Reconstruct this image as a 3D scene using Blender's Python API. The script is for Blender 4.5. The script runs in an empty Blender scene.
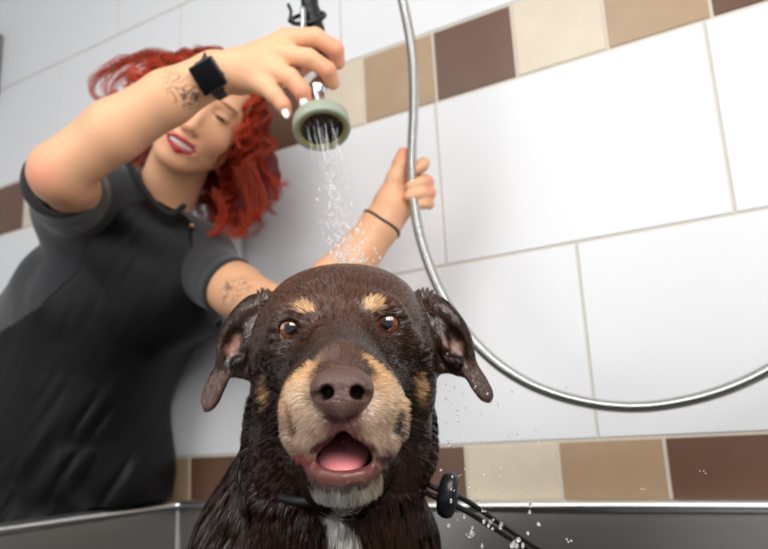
import bpy, math, random
import numpy as np
from mathutils import Vector, Matrix

# ------------------------------------------------------------------ camera geometry
H = 1.12                       # camera height above the floor
F = 720.2                      # focal length in pixels of a 768 wide frame
PITCH, ROLL, YAW = 0.2214, -0.0515, 0.5287
SC = 1.07                      # camera to tiled wall
_fw = np.array([0, math.cos(PITCH), math.sin(PITCH)])
_r0 = np.array([1.0, 0, 0]); _u0 = np.array([0, -math.sin(PITCH), math.cos(PITCH)])
_rt = _r0*math.cos(ROLL) + _u0*math.sin(ROLL)
_up = -_r0*math.sin(ROLL) + _u0*math.cos(ROLL)

def U(px, py, Y):
    """point at forward distance Y that is seen at px, py"""
    v = _fw + _rt*((px-384)/F) + _up*((274.5-py)/F)
    v = v*(Y/v[1])
    return np.array([v[0], v[1], v[2]+H])
def PX(Y):
    return Y*1.0/F             # metres per pixel at distance Y
def W(xw, yw, z):
    """wall frame (xw along the wall, yw depth from camera, z above tub rim) to world"""
    c, s = math.cos(YAW), math.sin(YAW)
    return np.array([xw*c + yw*s, -xw*s + yw*c, H - 0.1005 + z])

scene = bpy.context.scene
col = scene.collection
rng = np.random.default_rng(7)

# ------------------------------------------------------------------ objects
def tag(o, label=None, cat=None, group=None, kind=None):
    if label: o['label'] = label
    if cat: o['category'] = cat
    if group: o['group'] = group
    if kind: o['kind'] = kind
    return o
def empty(name, loc, label, cat, group=None):
    o = bpy.data.objects.new(name, None); col.objects.link(o)
    o.location = loc; o.empty_display_size = 0.05
    return tag(o, label, cat, group)
def mesh_obj(name, V, Fc, mat, parent=None, smooth=True, colors=None, attrs=None, mats=None, midx=None, loc=None):
    V = np.asarray(V, dtype=np.float64)
    org = np.zeros(3)
    if parent is not None: org = PORG.get(parent.name, np.zeros(3))
    elif loc is not None: org = np.asarray(loc)
    me = bpy.data.meshes.new(name)
    V2 = ((V-org) @ RZ.T).astype(np.float32)
    if isinstance(Fc, np.ndarray):
        n = len(Fc); k = Fc.shape[1]
        me.vertices.add(len(V2)); me.vertices.foreach_set('co', V2.ravel())
        me.loops.add(n*k); me.loops.foreach_set('vertex_index', Fc.astype(np.int32).ravel())
        me.polygons.add(n); me.polygons.foreach_set('loop_start', np.arange(0, n*k, k, dtype=np.int32))
        me.polygons.foreach_set('loop_total', np.full(n, k, dtype=np.int32))
    else:
        me.from_pydata([tuple(v) for v in V2], [], [tuple(int(i) for i in f) for f in Fc])
    me.update(calc_edges=True); me.validate()
    if smooth:
        me.polygons.foreach_set('use_smooth', np.ones(len(me.polygons), dtype=bool))
    if colors is not None:
        a = me.color_attributes.new('Col', 'FLOAT_COLOR', 'POINT')
        c4 = np.ones((len(V2), 4), dtype=np.float32); c4[:, :3] = colors
        a.data.foreach_set('color', c4.ravel())
    if attrs:
        for k_, v_ in attrs.items():
            a = me.attributes.new(k_, 'FLOAT', 'POINT'); a.data.foreach_set('value', np.asarray(v_, dtype=np.float32))
    if mats:
        for m in mats: me.materials.append(m)
        if midx is not None: me.polygons.foreach_set('material_index', np.asarray(midx, dtype=np.int32))
    else:
        me.materials.append(mat)
    o = bpy.data.objects.new(name, me); col.objects.link(o)
    if parent is not None: o.parent = parent
    o.location = (0, 0, 0) if parent is not None else tuple(RZ @ org)
    PORG[o.name] = org
    return o
PORG = {}
RZ = np.array([[math.cos(YAW), -math.sin(YAW), 0], [math.sin(YAW), math.cos(YAW), 0], [0, 0, 1.]])   # turns the place so the tiled wall runs along X
def root(name, loc, label, cat, group=None):
    o = empty(name, tuple(RZ @ np.asarray(loc, float)), label, cat, group); PORG[o.name] = np.asarray(loc, dtype=float); return o

# ------------------------------------------------------------------ signed distance sculpting
def smin(a, b, k):
    if k <= 0: return np.minimum(a, b)
    h = np.clip(0.5+0.5*(b-a)/k, 0, 1)
    return b*(1-h) + a*h - k*h*(1-h)
def axis(segs):
    """segs: list of (start, end, step) joined"""
    out = []
    for a, b, h in segs:
        n = max(1, int(round((b-a)/h)))
        out += list(np.linspace(a, b, n, endpoint=False))
    out.append(segs[-1][1])
    return np.array(out, dtype=np.float32)
class Field:
    def __init__(s, xs, ys, zs):
        s.a = [xs, ys, zs]
        s.D = np.full((len(xs), len(ys), len(zs)), 1.0, dtype=np.float32)
    def _blk(s, lo, hi):
        sl = []
        for i in range(3):
            a = s.a[i]
            i0 = max(0, int(np.searchsorted(a, lo[i]))-1); i1 = min(len(a), int(np.searchsorted(a, hi[i]))+2)
            if i1-i0 < 2: return None, None
            sl.append(slice(i0, i1))
        P = np.stack(np.meshgrid(*[s.a[i][sl[i]] for i in range(3)], indexing='ij'), -1)
        return tuple(sl), P
    def add(s, prim, k=0.01, sub=False, inter=False):
        lo, hi, fn = prim
        pad = k+0.012
        sl, P = s._blk(np.asarray(lo)-pad, np.asarray(hi)+pad)
        if sl is None: return
        d = fn(P).astype(np.float32)
        if sub: s.D[sl] = -smin(-s.D[sl], d, k)
        else: s.D[sl] = smin(s.D[sl], d, k)
    def mesh(s):
        D = s.D; ins = D < 0
        nx, ny, nz = D.shape
        cnt = np.zeros((nx-1, ny-1, nz-1), dtype=np.int8)
        for dx in (0, 1):
            for dy in (0, 1):
                for dz in (0, 1):
                    cnt += ins[dx:nx-1+dx, dy:ny-1+dy, dz:nz-1+dz]
        act = (cnt > 0) & (cnt < 8)
        I, J, K = np.nonzero(act)
        idx = np.full(act.shape, -1, dtype=np.int32); idx[I, J, K] = np.arange(len(I))
        acc = np.zeros((len(I), 3)); n = np.zeros(len(I))
        cor = [(a, b, c) for a in (0, 1) for b in (0, 1) for c in (0, 1)]
        val = {c: D[I+c[0], J+c[1], K+c[2]].astype(np.float64) for c in cor}
        for c in cor:
            for ax in range(3):
                if c[ax] == 0:
                    e = list(c); e[ax] = 1; e = tuple(e)
                    a, b = val[c], val[e]
                    m = (a < 0) != (b < 0)
                    t = np.where(m, a/np.where(m, a-b, 1), 0)
                    p = np.zeros((len(I), 3)); p[:] = c; p[:, ax] += t
                    acc[m] += p[m]; n[m] += 1
        acc /= n[:, None]
        V = np.zeros_like(acc)
        for ax, ii in enumerate((I, J, K)):
            A = s.a[ax].astype(np.float64)
            V[:, ax] = A[ii] + acc[:, ax]*(A[ii+1]-A[ii])
        quads = []
        for ax in range(3):
            sl0 = [slice(1, -1)]*3; sl1 = [slice(1, -1)]*3
            sl0[ax] = slice(0, -1); sl1[ax] = slice(1, None)
            a = ins[tuple(sl0)]; b = ins[tuple(sl1)]
            m = a != b
            E = np.stack(np.nonzero(m), -1)
            sgn = a[m]
            off = np.array([1, 1, 1]); off[ax] = 0
            E = E+off
            o1, o2 = [(1, 2), (2, 0), (0, 1)][ax]
            def cell(d1, d2):
                q = E.copy(); q[:, o1] -= d1; q[:, o2] -= d2
                return idx[q[:, 0], q[:, 1], q[:, 2]]
            Q = np.stack([cell(1, 1), cell(0, 1), cell(0, 0), cell(1, 0)], -1)
            Q[~sgn] = Q[~sgn][:, ::-1]
            quads.append(Q)
        Q = np.concatenate(quads)
        Q = Q[(Q >= 0).all(1)]
        return V, Q
def keep_big(V, Q, nkeep=1):
    """drop small islands"""
    n = len(V); lab = np.arange(n)
    E = np.concatenate([Q[:, [0, 1]], Q[:, [1, 2]], Q[:, [2, 3]]])
    for _ in range(400):
        m = np.minimum(lab[E[:, 0]], lab[E[:, 1]])
        l2 = lab.copy()
        np.minimum.at(l2, E[:, 0], m); np.minimum.at(l2, E[:, 1], m)
        l2 = l2[l2]; l2 = l2[l2]
        if (l2 == lab).all(): break
        lab = l2
    u, c = np.unique(lab, return_counts=True)
    big = u[np.argsort(-c)[:nkeep]]
    m = np.isin(lab, big)
    new = np.cumsum(m)-1
    return V[m], new[Q[m[Q[:, 0]]]]
def vnormals(V, Q):
    a = V[Q[:, 2]]-V[Q[:, 0]]; b = V[Q[:, 3]]-V[Q[:, 1]]
    n = np.cross(a, b)
    N = np.zeros_like(V)
    for i in range(4): np.add.at(N, Q[:, i], n)
    return N/np.maximum(np.linalg.norm(N, axis=1, keepdims=True), 1e-12)
def relax(V, Q, it=2, f=0.5):
    for _ in range(it):
        S = np.zeros_like(V); c = np.zeros(len(V))
        for i in range(4):
            np.add.at(S, Q[:, i], V[Q[:, (i+1) % 4]]); np.add.at(c, Q[:, i], 1)
            np.add.at(S, Q[:, i], V[Q[:, (i-1) % 4]]); np.add.at(c, Q[:, i], 1)
        V = V + f*(S/np.maximum(c, 1)[:, None]-V)
    return V

def rot(rx=0, ry=0, rz=0):
    return np.array((Matrix.Rotation(math.radians(rz), 3, 'Z') @ Matrix.Rotation(math.radians(ry), 3, 'Y') @ Matrix.Rotation(math.radians(rx), 3, 'X')))
def ell(c, r, R=None):
    c = np.asarray(c, float); r = np.asarray(r, float)
    R_ = np.eye(3) if R is None else np.asarray(R)
    ext = np.sqrt(((R_*r)**2).sum(1))
    def fn(P):
        q = (P-c) @ R_
        k0 = np.sqrt(((q/r)**2).sum(-1)); k1 = np.sqrt(((q/(r*r))**2).sum(-1))
        return k0*(k0-1)/np.maximum(k1, 1e-6)
    return c-ext, c+ext, fn
def cone(a, b, ra, rb):
    a = np.asarray(a, float); b = np.asarray(b, float)
    lo = np.minimum(a-ra, b-rb); hi = np.maximum(a+ra, b+rb)
    ab = b-a; L = max(ab @ ab, 1e-12)
    def fn(P):
        t = np.clip(((P-a) @ ab)/L, 0, 1)
        return np.sqrt(((P-a-t[..., None]*ab)**2).sum(-1)) - (ra+(rb-ra)*t)
    return lo, hi, fn
def chain(f, pts, radii, k=0.004, sub=False, k0=None):
    for i in range(len(pts)-1):
        f.add(cone(pts[i], pts[i+1], radii[i], radii[i+1]), k if (i or k0 is None) else k0, sub)
def poly2(px, pz, verts):
    """signed distance to a 2-D polygon"""
    d = np.full(px.shape, 1e9); s = np.ones(px.shape)
    n = len(verts)
    j = n-1
    for i in range(n):
        vi = verts[i]; vj = verts[j]
        e = (vj[0]-vi[0], vj[1]-vi[1]); wx = px-vi[0]; wz = pz-vi[1]
        t = np.clip((wx*e[0]+wz*e[1])/max(e[0]**2+e[1]**2, 1e-12), 0, 1)
        bx = wx-e[0]*t; bz = wz-e[1]*t
        d = np.minimum(d, bx*bx+bz*bz)
        c1 = pz >= vi[1]; c2 = pz < vj[1]; c3 = e[0]*wz > e[1]*wx
        fl = (c1 & c2 & c3) | (~c1 & ~c2 & ~c3)
        s = np.where(fl, -s, s)
        j = i
    return s*np.sqrt(d)
def smoothpoly(v, it=2):
    v = [np.asarray(p, float) for p in v]
    for _ in range(it):
        o = []
        for i in range(len(v)):
            a = v[i]; b = v[(i+1) % len(v)]
            o += [a*.75+b*.25, a*.25+b*.75]
        v = o
    return v
def catmull(P, n=8):
    P = [np.asarray(p, float) for p in P]
    P = [2*P[0]-P[1]]+P+[2*P[-1]-P[-2]]
    out = []
    for i in range(1, len(P)-2):
        for k in range(n):
            t = k/n
            out.append(0.5*((2*P[i])+(-P[i-1]+P[i+1])*t+(2*P[i-1]-5*P[i]+4*P[i+1]-P[i+2])*t*t+(-P[i-1]+3*P[i]-3*P[i+1]+P[i+2])*t**3))
    out.append(P[-2])
    return np.array(out)
def resample(P, step):
    d = np.r_[0, np.cumsum(np.linalg.norm(np.diff(P, axis=0), axis=1))]
    n = max(2, int(d[-1]/step)+1)
    s = np.linspace(0, d[-1], n)
    return np.stack([np.interp(s, d, P[:, i]) for i in range(3)], 1)
def tube(P, rad, sides=10, cap=True, flat=None):
    """tube mesh along P with per point radius"""
    P = np.asarray(P, float); n = len(P)
    rad = np.broadcast_to(np.asarray(rad, float), (n,))
    T = np.gradient(P, axis=0); T /= np.linalg.norm(T, axis=1, keepdims=True)
    ref = np.array([0.13, 0.2, 0.97]) if abs(T[0] @ np.array([0.13, .2, .97])) < .9 else np.array([1., 0, 0])
    N = np.cross(T[0], ref); N /= np.linalg.norm(N)
    V = []; 
    for i in range(n):
        N = N-(N @ T[i])*T[i]; N /= np.linalg.norm(N); B = np.cross(T[i], N)
        for k in range(sides):
            a = 2*math.pi*k/sides
            V.append(P[i]+rad[i]*(math.cos(a)*N+math.sin(a)*B))
    Fc = []
    for i in range(n-1):
        for k in range(sides):
            k2 = (k+1) % sides
            Fc.append((i*sides+k, i*sides+k2, (i+1)*sides+k2, (i+1)*sides+k))
    if cap:
        Fc.append(tuple(range(sides))[::-1]); Fc.append(tuple((n-1)*sides+k for k in range(sides)))
    return V, Fc
def lathe(prof, c, axis_, n=40):
    """prof list of (r, h) turned about axis_ through c"""
    A = np.asarray(axis_, float); A /= np.linalg.norm(A)
    ref = np.array([0, 0, 1.]) if abs(A[2]) < .9 else np.array([1., 0, 0])
    N = np.cross(A, ref); N /= np.linalg.norm(N); B = np.cross(A, N)
    V = []; Fc = []
    for r, h in prof:
        for k in range(n):
            a = 2*math.pi*k/n
            V.append(np.asarray(c)+A*h+r*(math.cos(a)*N+math.sin(a)*B))
    for i in range(len(prof)-1):
        for k in range(n):
            k2 = (k+1) % n
            Fc.append((i*n+k, i*n+k2, (i+1)*n+k2, (i+1)*n+k))
    return V, Fc
def box(c, size, R=None, bev=0.0):
    """rounded box from a bmesh bevel; returns verts, faces"""
    import bmesh
    bm = bmesh.new(); bmesh.ops.create_cube(bm, size=1)
    for v in bm.verts: v.co = Vector((v.co.x*size[0], v.co.y*size[1], v.co.z*size[2]))
    if bev > 0: bmesh.ops.bevel(bm, geom=bm.edges[:], offset=bev, segments=3, profile=.5, affect='EDGES')
    R_ = np.eye(3) if R is None else np.asarray(R)
    bm.verts.index_update()
    V = [R_ @ np.array(v.co)+np.asarray(c) for v in bm.verts]
    Fc = [tuple(v.index for v in f.verts) for f in bm.faces]
    bm.free(); return V, Fc
def merge(*vf):
    V = []; Fc = []
    for v, f in vf:
        o = len(V); V += list(v); Fc += [tuple(i+o for i in q) for q in f]
    return V, Fc
def uvsphere(c, r, n=24, m=14, R=None):
    r = np.broadcast_to(np.asarray(r, float), (3,)); R_ = np.eye(3) if R is None else R
    V = []; Fc = []
    for j in range(m+1):
        t = math.pi*j/m
        for i in range(n):
            a = 2*math.pi*i/n
            V.append(np.asarray(c)+R_ @ (r*np.array([math.sin(t)*math.cos(a), math.sin(t)*math.sin(a), math.cos(t)])))
    for j in range(m):
        for i in range(n):
            i2 = (i+1) % n
            Fc.append((j*n+i, (j+1)*n+i, (j+1)*n+i2, j*n+i2))
    return V, Fc
def frame_from(z, x):
    z = np.asarray(z, float); z /= np.linalg.norm(z)
    x = np.asarray(x, float); x = x-(x @ z)*z; x /= np.linalg.norm(x)
    return np.stack([x, np.cross(z, x), z], 1)

# ------------------------------------------------------------------ cheap vector noise
def vnoise(P, scale, seed=0):
    """smooth value noise -1..1 at points"""
    q = np.asarray(P)*scale+seed*17.31
    i = np.floor(q).astype(np.int64); f = q-i; f = f*f*(3-2*f)
    def h(a, b, c):
        n = (a*374761393+b*668265263+c*2147483647+seed*1274126177) & 0xffffffff
        n = ((n ^ (n >> 13))*1274126177) & 0xffffffff
        return ((n ^ (n >> 16)) & 0xffff)/32767.5-1
    r = 0
    for a in (0, 1):
        for b in (0, 1):
            for c in (0, 1):
                w = (f[..., 0] if a else 1-f[..., 0])*(f[..., 1] if b else 1-f[..., 1])*(f[..., 2] if c else 1-f[..., 2])
                r = r+w*h(i[..., 0]+a, i[..., 1]+b, i[..., 2]+c)
    return r

# ------------------------------------------------------------------ materials
def lin(c):
    return tuple((x/12.92 if x <= .04045 else ((x+.055)/1.055)**2.4) for x in c)
def rgb(r, g, b): return lin((r/255, g/255, b/255))
def mat(name, base=(.8, .8, .8), rough=.5, metal=0, spec=.5, sss=0, coat=0, trans=0, ior=1.45, bump=None, attr=None, noise_col=None, emit=None, sheen=0):
    m = bpy.data.materials.new(name); m.use_nodes = True
    nt = m.node_tree; b = nt.nodes['Principled BSDF']; L = nt.links.new
    b.inputs['Base Color'].default_value = (*base, 1); b.inputs['Roughness'].default_value = rough
    b.inputs['Metallic'].default_value = metal; b.inputs['Specular IOR Level'].default_value = spec
    b.inputs['IOR'].default_value = ior
    if sss:
        b.inputs['Subsurface Weight'].default_value = sss; b.inputs['Subsurface Radius'].default_value = (1, .35, .2)
        b.inputs['Subsurface Scale'].default_value = .006
    b.inputs['Coat Weight'].default_value = coat; b.inputs['Coat Roughness'].default_value = .05
    b.inputs['Transmission Weight'].default_value = trans
    b.inputs['Sheen Weight'].default_value = sheen
    out = b.inputs['Base Color']
    if attr:
        a = nt.nodes.new('ShaderNodeAttribute'); a.attribute_name = attr
        L(a.outputs['Color'], out); src = a.outputs['Color']
    tc = nt.nodes.new('ShaderNodeTexCoord')
    if noise_col:
        sc_, amt = noise_col
        n = nt.nodes.new('ShaderNodeTexNoise'); n.inputs['Scale'].default_value = sc_; n.inputs['Detail'].default_value = 4
        L(tc.outputs['Object'], n.inputs['Vector'])
        r = nt.nodes.new('ShaderNodeMapRange'); r.inputs['From Min'].default_value = .3; r.inputs['From Max'].default_value = .7
        r.inputs['To Min'].default_value = 1-amt; r.inputs['To Max'].default_value = 1+amt
        L(n.outputs['Fac'], r.inputs['Value'])
        mx = nt.nodes.new('ShaderNodeVectorMath'); mx.operation = 'SCALE'
        if attr: L(src, mx.inputs[0])
        else: mx.inputs[0].default_value = base
        L(r.outputs['Result'], mx.inputs['Scale']); L(mx.outputs['Vector'], out)
    if bump:
        sc_, st, dist = bump[:3]
        n = nt.nodes.new('ShaderNodeTexNoise'); n.inputs['Scale'].default_value = sc_; n.inputs['Detail'].default_value = 5
        if len(bump) > 3:
            mp = nt.nodes.new('ShaderNodeMapping'); mp.inputs['Scale'].default_value = bump[3]
            L(tc.outputs['Object'], mp.inputs['Vector']); L(mp.outputs['Vector'], n.inputs['Vector'])
        else: L(tc.outputs['Object'], n.inputs['Vector'])
        bp = nt.nodes.new('ShaderNodeBump'); bp.inputs['Strength'].default_value = st; bp.inputs['Distance'].default_value = dist
        L(n.outputs['Fac'], bp.inputs['Height']); L(bp.outputs['Normal'], b.inputs['Normal'])
    return m

# ================================================================== SETTING
w0 = 0.1401*SC
M_white = mat('glazed_white_tile', rgb(224, 225, 227), .24, spec=.32, bump=(9, .06, .01))
M_brown = mat('glazed_brown_tile', rgb(105, 77, 62), .3, noise_col=(25, .06))
M_tan = mat('glazed_tan_tile', rgb(170, 144, 116), .3, noise_col=(25, .05))
M_beige = mat('glazed_beige_tile', rgb(209, 196, 176), .3, noise_col=(25, .04))
M_grout = mat('grout', rgb(205, 196, 182), .8)
tile_mats = [M_grout, M_white, M_brown, M_tan, M_beige]
YB = SC                        # wall surface, distance from camera along the wall normal
X0, X1 = -3.6, 2.6
V = []; Fc = []; MI = []
def tile(xa, xb, za, zb, mi):
    g = 0.0018 if mi == 1 else 0.0026; b = 0.0012; t = 0.004
    xa += g; xb -= g; za += g; zb -= g
    o = len(V)
    V.extend([W(xa, YB, za), W(xb, YB, za), W(xb, YB, zb), W(xa, YB, zb),
              W(xa+b, YB-.0018, za+b), W(xb-b, YB-.0018, za+b), W(xb-b, YB-.0018, zb-b), W(xa+b, YB-.0018, zb-b)])
    for q in ((4, 5, 6, 7), (0, 1, 5, 4), (1, 2, 6, 5), (2, 3, 7, 6), (3, 0, 4, 7)):
        Fc.append(tuple(o+i for i in q)); MI.append(mi)
zb_top = .0764*SC; z_mid = .3506*SC; z_t = .627*SC; z_t2 = .7558*SC
RH = .2763*SC; WT = .4131*SC
bands = [(zb_top-w0*1.0, zb_top, -.4609*SC, 2), (z_t, z_t2, -.6059*SC, 3)]
z_3 = z_t2+2*RH
bands.append((z_3, z_3+w0*.92, -.6059*SC+w0, 3))
for za, zb, x0, first in bands:
    # cycle brown -> beige -> tan ; index of the tile starting at x0
    seq = {2: [4, 3, 2], 3: [3, 2, 4]}[first]
    k0 = int((X0-x0)//w0); k1 = int((X1-x0)//w0)
    for k in range(k0, k1+1):
        tile(x0+k*w0, x0+(k+1)*w0, za, zb, seq[k % 3])
rows = [(zb_top, z_mid, -.2642*SC), (z_mid, z_t, -.4698*SC), (z_t2, z_t2+RH, -.2642*SC+.03), (z_t2+RH, z_3, -.4698*SC+.03)]
zz = z_3+w0*.92
rows.append((zz, zz+RH, -.2642*SC))
zlow = zb_top-w0
while zlow > -1.0:
    rows.append((max(zlow-RH, -1.02), zlow, -.2642*SC+(.22 if len(rows) % 2 else 0))); zlow -= RH
for za, zb, x0 in rows:
    k0 = int((X0-x0)//WT); k1 = int((X1-x0)//WT)
    for k in range(k0, k1+1): tile(x0+k*WT, x0+(k+1)*WT, za, zb, 1)
ZF = -(H-.1005)                # floor, relative to rim
ztop = zz+RH
o = len(V)
V += [W(X0, YB+.0004, ZF), W(X1, YB+.0004, ZF), W(X1, YB+.0004, ztop), W(X0, YB+.0004, ztop),
      W(X0, YB+.1, ZF), W(X1, YB+.1, ZF), W(X1, YB+.1, ztop), W(X0, YB+.1, ztop)]
for q in ((0, 1, 2, 3), (5, 4, 7, 6), (0, 4, 5, 1), (3, 2, 6, 7), (0, 3, 7, 4), (1, 5, 6, 2)):
    Fc.append(tuple(o+i for i in q)); MI.append(0)
tag(mesh_obj('wall_back', V, Fc, None, mats=tile_mats, midx=MI, smooth=False), kind='structure')
M_floor = mat('floor_tiles', rgb(120, 116, 112), .4, noise_col=(6, .12))
M_paint = mat('ceiling_paint', rgb(225, 225, 225), .8)
def slab(name, xa, xb, ya, yb, za, zb, m):
    P = [W(x, y, z) for z in (za, zb) for y in (ya, yb) for x in (xa, xb)]
    f = [(0, 2, 3, 1), (4, 5, 7, 6), (0, 1, 5, 4), (2, 6, 7, 3), (0, 4, 6, 2), (1, 3, 7, 5)]
    return tag(mesh_obj(name, P, f, m, smooth=False), kind='structure')
slab('floor', X0, X1, -1.6, YB, ZF-.06, ZF, M_floor)
slab('ceiling', X0, X1, -1.6, YB, ztop, ztop+.06, M_paint)

# ---- stainless steel dog bath
M_steel = mat('brushed_steel', (.27, .265, .255), .42, metal=1, bump=(30, .05, .002, (1, 1, 30)))
M_steel2 = mat('bright_rim_steel', (.86, .86, .85), .30, metal=1)
XL, XR, YF, YK = -1.0213*SC, .62, .33, YB-.004
tub = root('dog_bath', W((XL+XR)/2, (YF+YK)/2, ZF), 'raised stainless steel dog bath running along the tiled wall', 'bathtub')
def rrect(inset, z, rc=.035, n=6):
    xa, xb, ya, yb = XL-.028+inset, XR-inset, YF+inset, YK-inset
    r = max(.004, rc-inset*.2); pts = []
    for cx, cy, a0 in ((xb-r, yb-r, 0), (xa+r, yb-r, 90), (xa+r, ya+r, 180), (xb-r, ya+r, 270)):
        for k in range(n+1):
            a = math.radians(a0+90*k/n); pts.append(W(cx+r*math.cos(a), cy+r*math.sin(a), z))
    return pts
def shell(name, prof, m, parent, close=False):
    V = []; Fc = []; n = None
    for ins, z, rc in prof:
        r = rrect(ins, z, rc); n = len(r); V += r
    for i in range(len(prof)-1):
        for k in range(n):
            k2 = (k+1) % n; Fc.append((i*n+k, i*n+k2, (i+1)*n+k2, (i+1)*n+k))
    if close: Fc.append(tuple(range((len(prof)-1)*n, len(prof)*n)))
    return mesh_obj(name, V, Fc, m, parent)
# rim: flat top, rolled inner lip
rim = [(0, -.035, .01), (0, -.002, .01), (.001, .0, .01), (.018, .0, .02)]
for k in range(1, 9):
    a = math.radians(90-k*22.5)
    rim.append((.018+.0085*math.cos(a), -.0085+.0085*math.sin(a), .02))
rim[-1] = (.018, -.017, .02)
rim.append((.012, -.017, .02))
shell('rim', rim, M_steel2, tub)
TD = -.44
shell('basin', [(.0165, -.015, .012), (.018, -.03, .012), (.030, TD+.05, .03), (.040, TD+.018, .05), (.062, TD, .06), (.30, TD-.004, .02)], M_steel, tub, close=True)
shell('outer_skirt', [(.004, -.03, .012), (.004, TD-.02, .012), (.03, TD-.02, .012)], M_steel, tub, close=True)
for sx, sy in ((XL+.04, YF+.06), (XR-.06, YF+.06), (XL+.04, YK-.06), (XR-.06, YK-.06)):
    v, f = tube([W(sx, sy, ZF), W(sx, sy, ZF+.02), W(sx, sy, TD-.02)], [.03, .022, .022], 16)
    mesh_obj('leg', v, f, M_steel, tub)
v, f = lathe([(0, 0), (.028, 0), (.032, -.001), (.035, -.004)], W(.2, .6, TD-.0005), (0, 0, 1), 28)
mesh_obj('drain', v, f, M_steel2, tub)

# ---- white dispenser on the wall behind the woman
M_wplastic = mat('white_plastic', rgb(228, 231, 236), .22)
M_gplastic = mat('grey_plastic', rgb(120, 122, 128), .4)
def onwall(px, py, off=0.0):
    v = _fw + _rt*((px-384)/F) + _up*((274.5-py)/F)
    n = np.array([math.sin(YAW), math.cos(YAW), 0])
    t = (SC-off)/(v @ n)
    p = v*t; c, s = math.cos(YAW), math.sin(YAW)
    return p[0]*c-p[1]*s, p[2]+.1005       # wall x, z above rim
ax_ = onwall(246, 260, 0)[0]; az1 = onwall(232, 231, .05)[1]; _, az0 = onwall(238, 311, .09)
disp = root('wall_dispenser', W(ax_-.13, YB, az0), 'glossy white dispenser box fixed to the wall behind the woman', 'dispenser')
Rw = rot(rz=-math.degrees(YAW))
v, f = box(W(ax_-.13, YB-.048, (az0+az1)/2), (.26, .088, az1-az0), Rw, .012)
mesh_obj('housing', v, f, M_wplastic, disp)
v, f = box(W(ax_-.13, YB-.05, az0-.008), (.265, .096, .014), Rw, .004)
mesh_obj('lower_tray', v, f, M_gplastic, disp)
v, f = box(W(ax_-.155, YB-.094, (az0+az1)/2+.01), (.19, .008, (az1-az0)*.75), Rw, .003)
mesh_obj('front_cover', v, f, M_wplastic, disp)

# ---- dark metal cabinet edge at the far left
bx, bz1 = onwall(5, 36, 0); _, bz0 = onwall(5, 94, 0)
v, f = box(W(bx-.15, YB-.03, (bz0+bz1)/2), (.30, .056, bz1-bz0), Rw, .004)
tag(mesh_obj('wall_cabinet', v, f, mat('grey_metal', rgb(120, 124, 130), .35), loc=W(bx-.15, YB-.03, (bz0+bz1)/2)),
    'dark grey flat box on the wall, cut off by the left edge', 'wall box')

# ================================================================== DOG
def slabpoly(pxverts, Yref, yfun, thick, rnd=0.0):
    """curved sheet: outline given at distance Yref, mid surface y = yfun(x, z)"""
    P3 = [U(a, b, Yref) for a, b in pxverts]
    vs = smoothpoly([(p[0], p[2]) for p in P3], 2)
    xs = [v[0] for v in vs]; zs = [v[1] for v in vs]
    cx, cz = sum(xs)/len(xs), sum(zs)/len(zs)
    yy = [yfun(x, z) for x, z in vs]
    lo = np.array([min(xs)-.002, min(yy)-thick-.012, min(zs)-.002]); hi = np.array([max(xs)+.002, max(yy)+thick+.012, max(zs)+.002])
    def fn(P):
        d2 = poly2(P[..., 0], P[..., 2], vs)
        dy = np.abs(P[..., 1]-yfun(P[..., 0], P[..., 2]))-thick
        a = d2+rnd; b = dy+rnd
        return np.minimum(np.maximum(a, b), 0)+np.sqrt(np.maximum(a, 0)**2+np.maximum(b, 0)**2)-rnd
    return lo, hi, fn

nose_p = U(342, 388, .425)
dog = root('dog', U(330, 440, .80)*np.array([1, 1, 0])+np.array([0, 0, H-.1005+TD]),
           'wet chocolate brown dog with tan muzzle and white chest streak sitting in the bath', 'dog')
f = Field(axis([(-.30, -.175, .006), (-.175, .135, .00165), (.135, .20, .006)]),
          axis([(.395, .66, .00175), (.66, .80, .004), (.80, 1.16, .010)]),
          axis([(H-.56, H-.14, .009), (H-.14, H-.062, .004), (H-.062, H+.150, .00165)]))
A = f.add
# trunk and neck
A(ell(U(306, 585, .80), (.108, .12, .16)), .03)
A(cone(U(338, 395, .685), U(314, 560, .775), .076, .092), .04)
A(cone(U(342, 420, .66), U(338, 560, .70), .066, .080), .03)
A(cone(U(262, 560, .74), U(250, 640, .78), .060, .055), .04)      # shoulders
A(cone(U(380, 545, .74), U(386, 640, .76), .052, .050), .03)
zf = H-.1005+TD+.001
A(cone(U(322, 590, .86), np.array([-.10, 1.00, zf+.16]), .12, .125), .05)
A(ell(np.array([-.10, 1.00, zf+.13]), (.14, .12, .125)), .04)
for sx, kx in ((-.135, -1), (.02, 1)):
    a = U(255 if sx < 0 else 400, 640, .775)
    el = np.array([sx, .79, zf+.24]); wr = np.array([sx+.005, .745, zf+.10]); pa = np.array([sx, .735, zf+.022])
    A(cone(a, el, .050, .034), .03); A(cone(el, wr, .033, .022), .02); A(cone(wr, pa, .022, .021), .012)
    A(ell(pa+np.array([0, -.02, -.002]), (.030, .040, .019)), .012)
    for q in (-.018, -.006, .006, .018): A(ell(pa+np.array([q, -.052+abs(q)*.5, -.008]), (.0075, .013, .011)), .004)
    kn = np.array([-.10+kx*.15, .86, zf+.16]); hk = np.array([-.10+kx*.155, .97, zf+.055]); tp = np.array([-.10+kx*.15, .84, zf+.022])
    A(cone(np.array([-.10+kx*.09, .98, zf+.14]), kn, .085, .055), .03); A(cone(kn, hk, .042, .028), .02); A(cone(hk, tp, .026, .024), .015)
    A(ell(tp+np.array([0, -.02, -.002]), (.028, .038, .018)), .012)
chain(f, [np.array([-.10, 1.08, zf+.05]), np.array([-.02, 1.10, zf+.02]), np.array([.08, 1.06, zf+.018]), np.array([.15, .99, zf+.016])], [.028, .020, .015, .008], .01, k0=.03)
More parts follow.
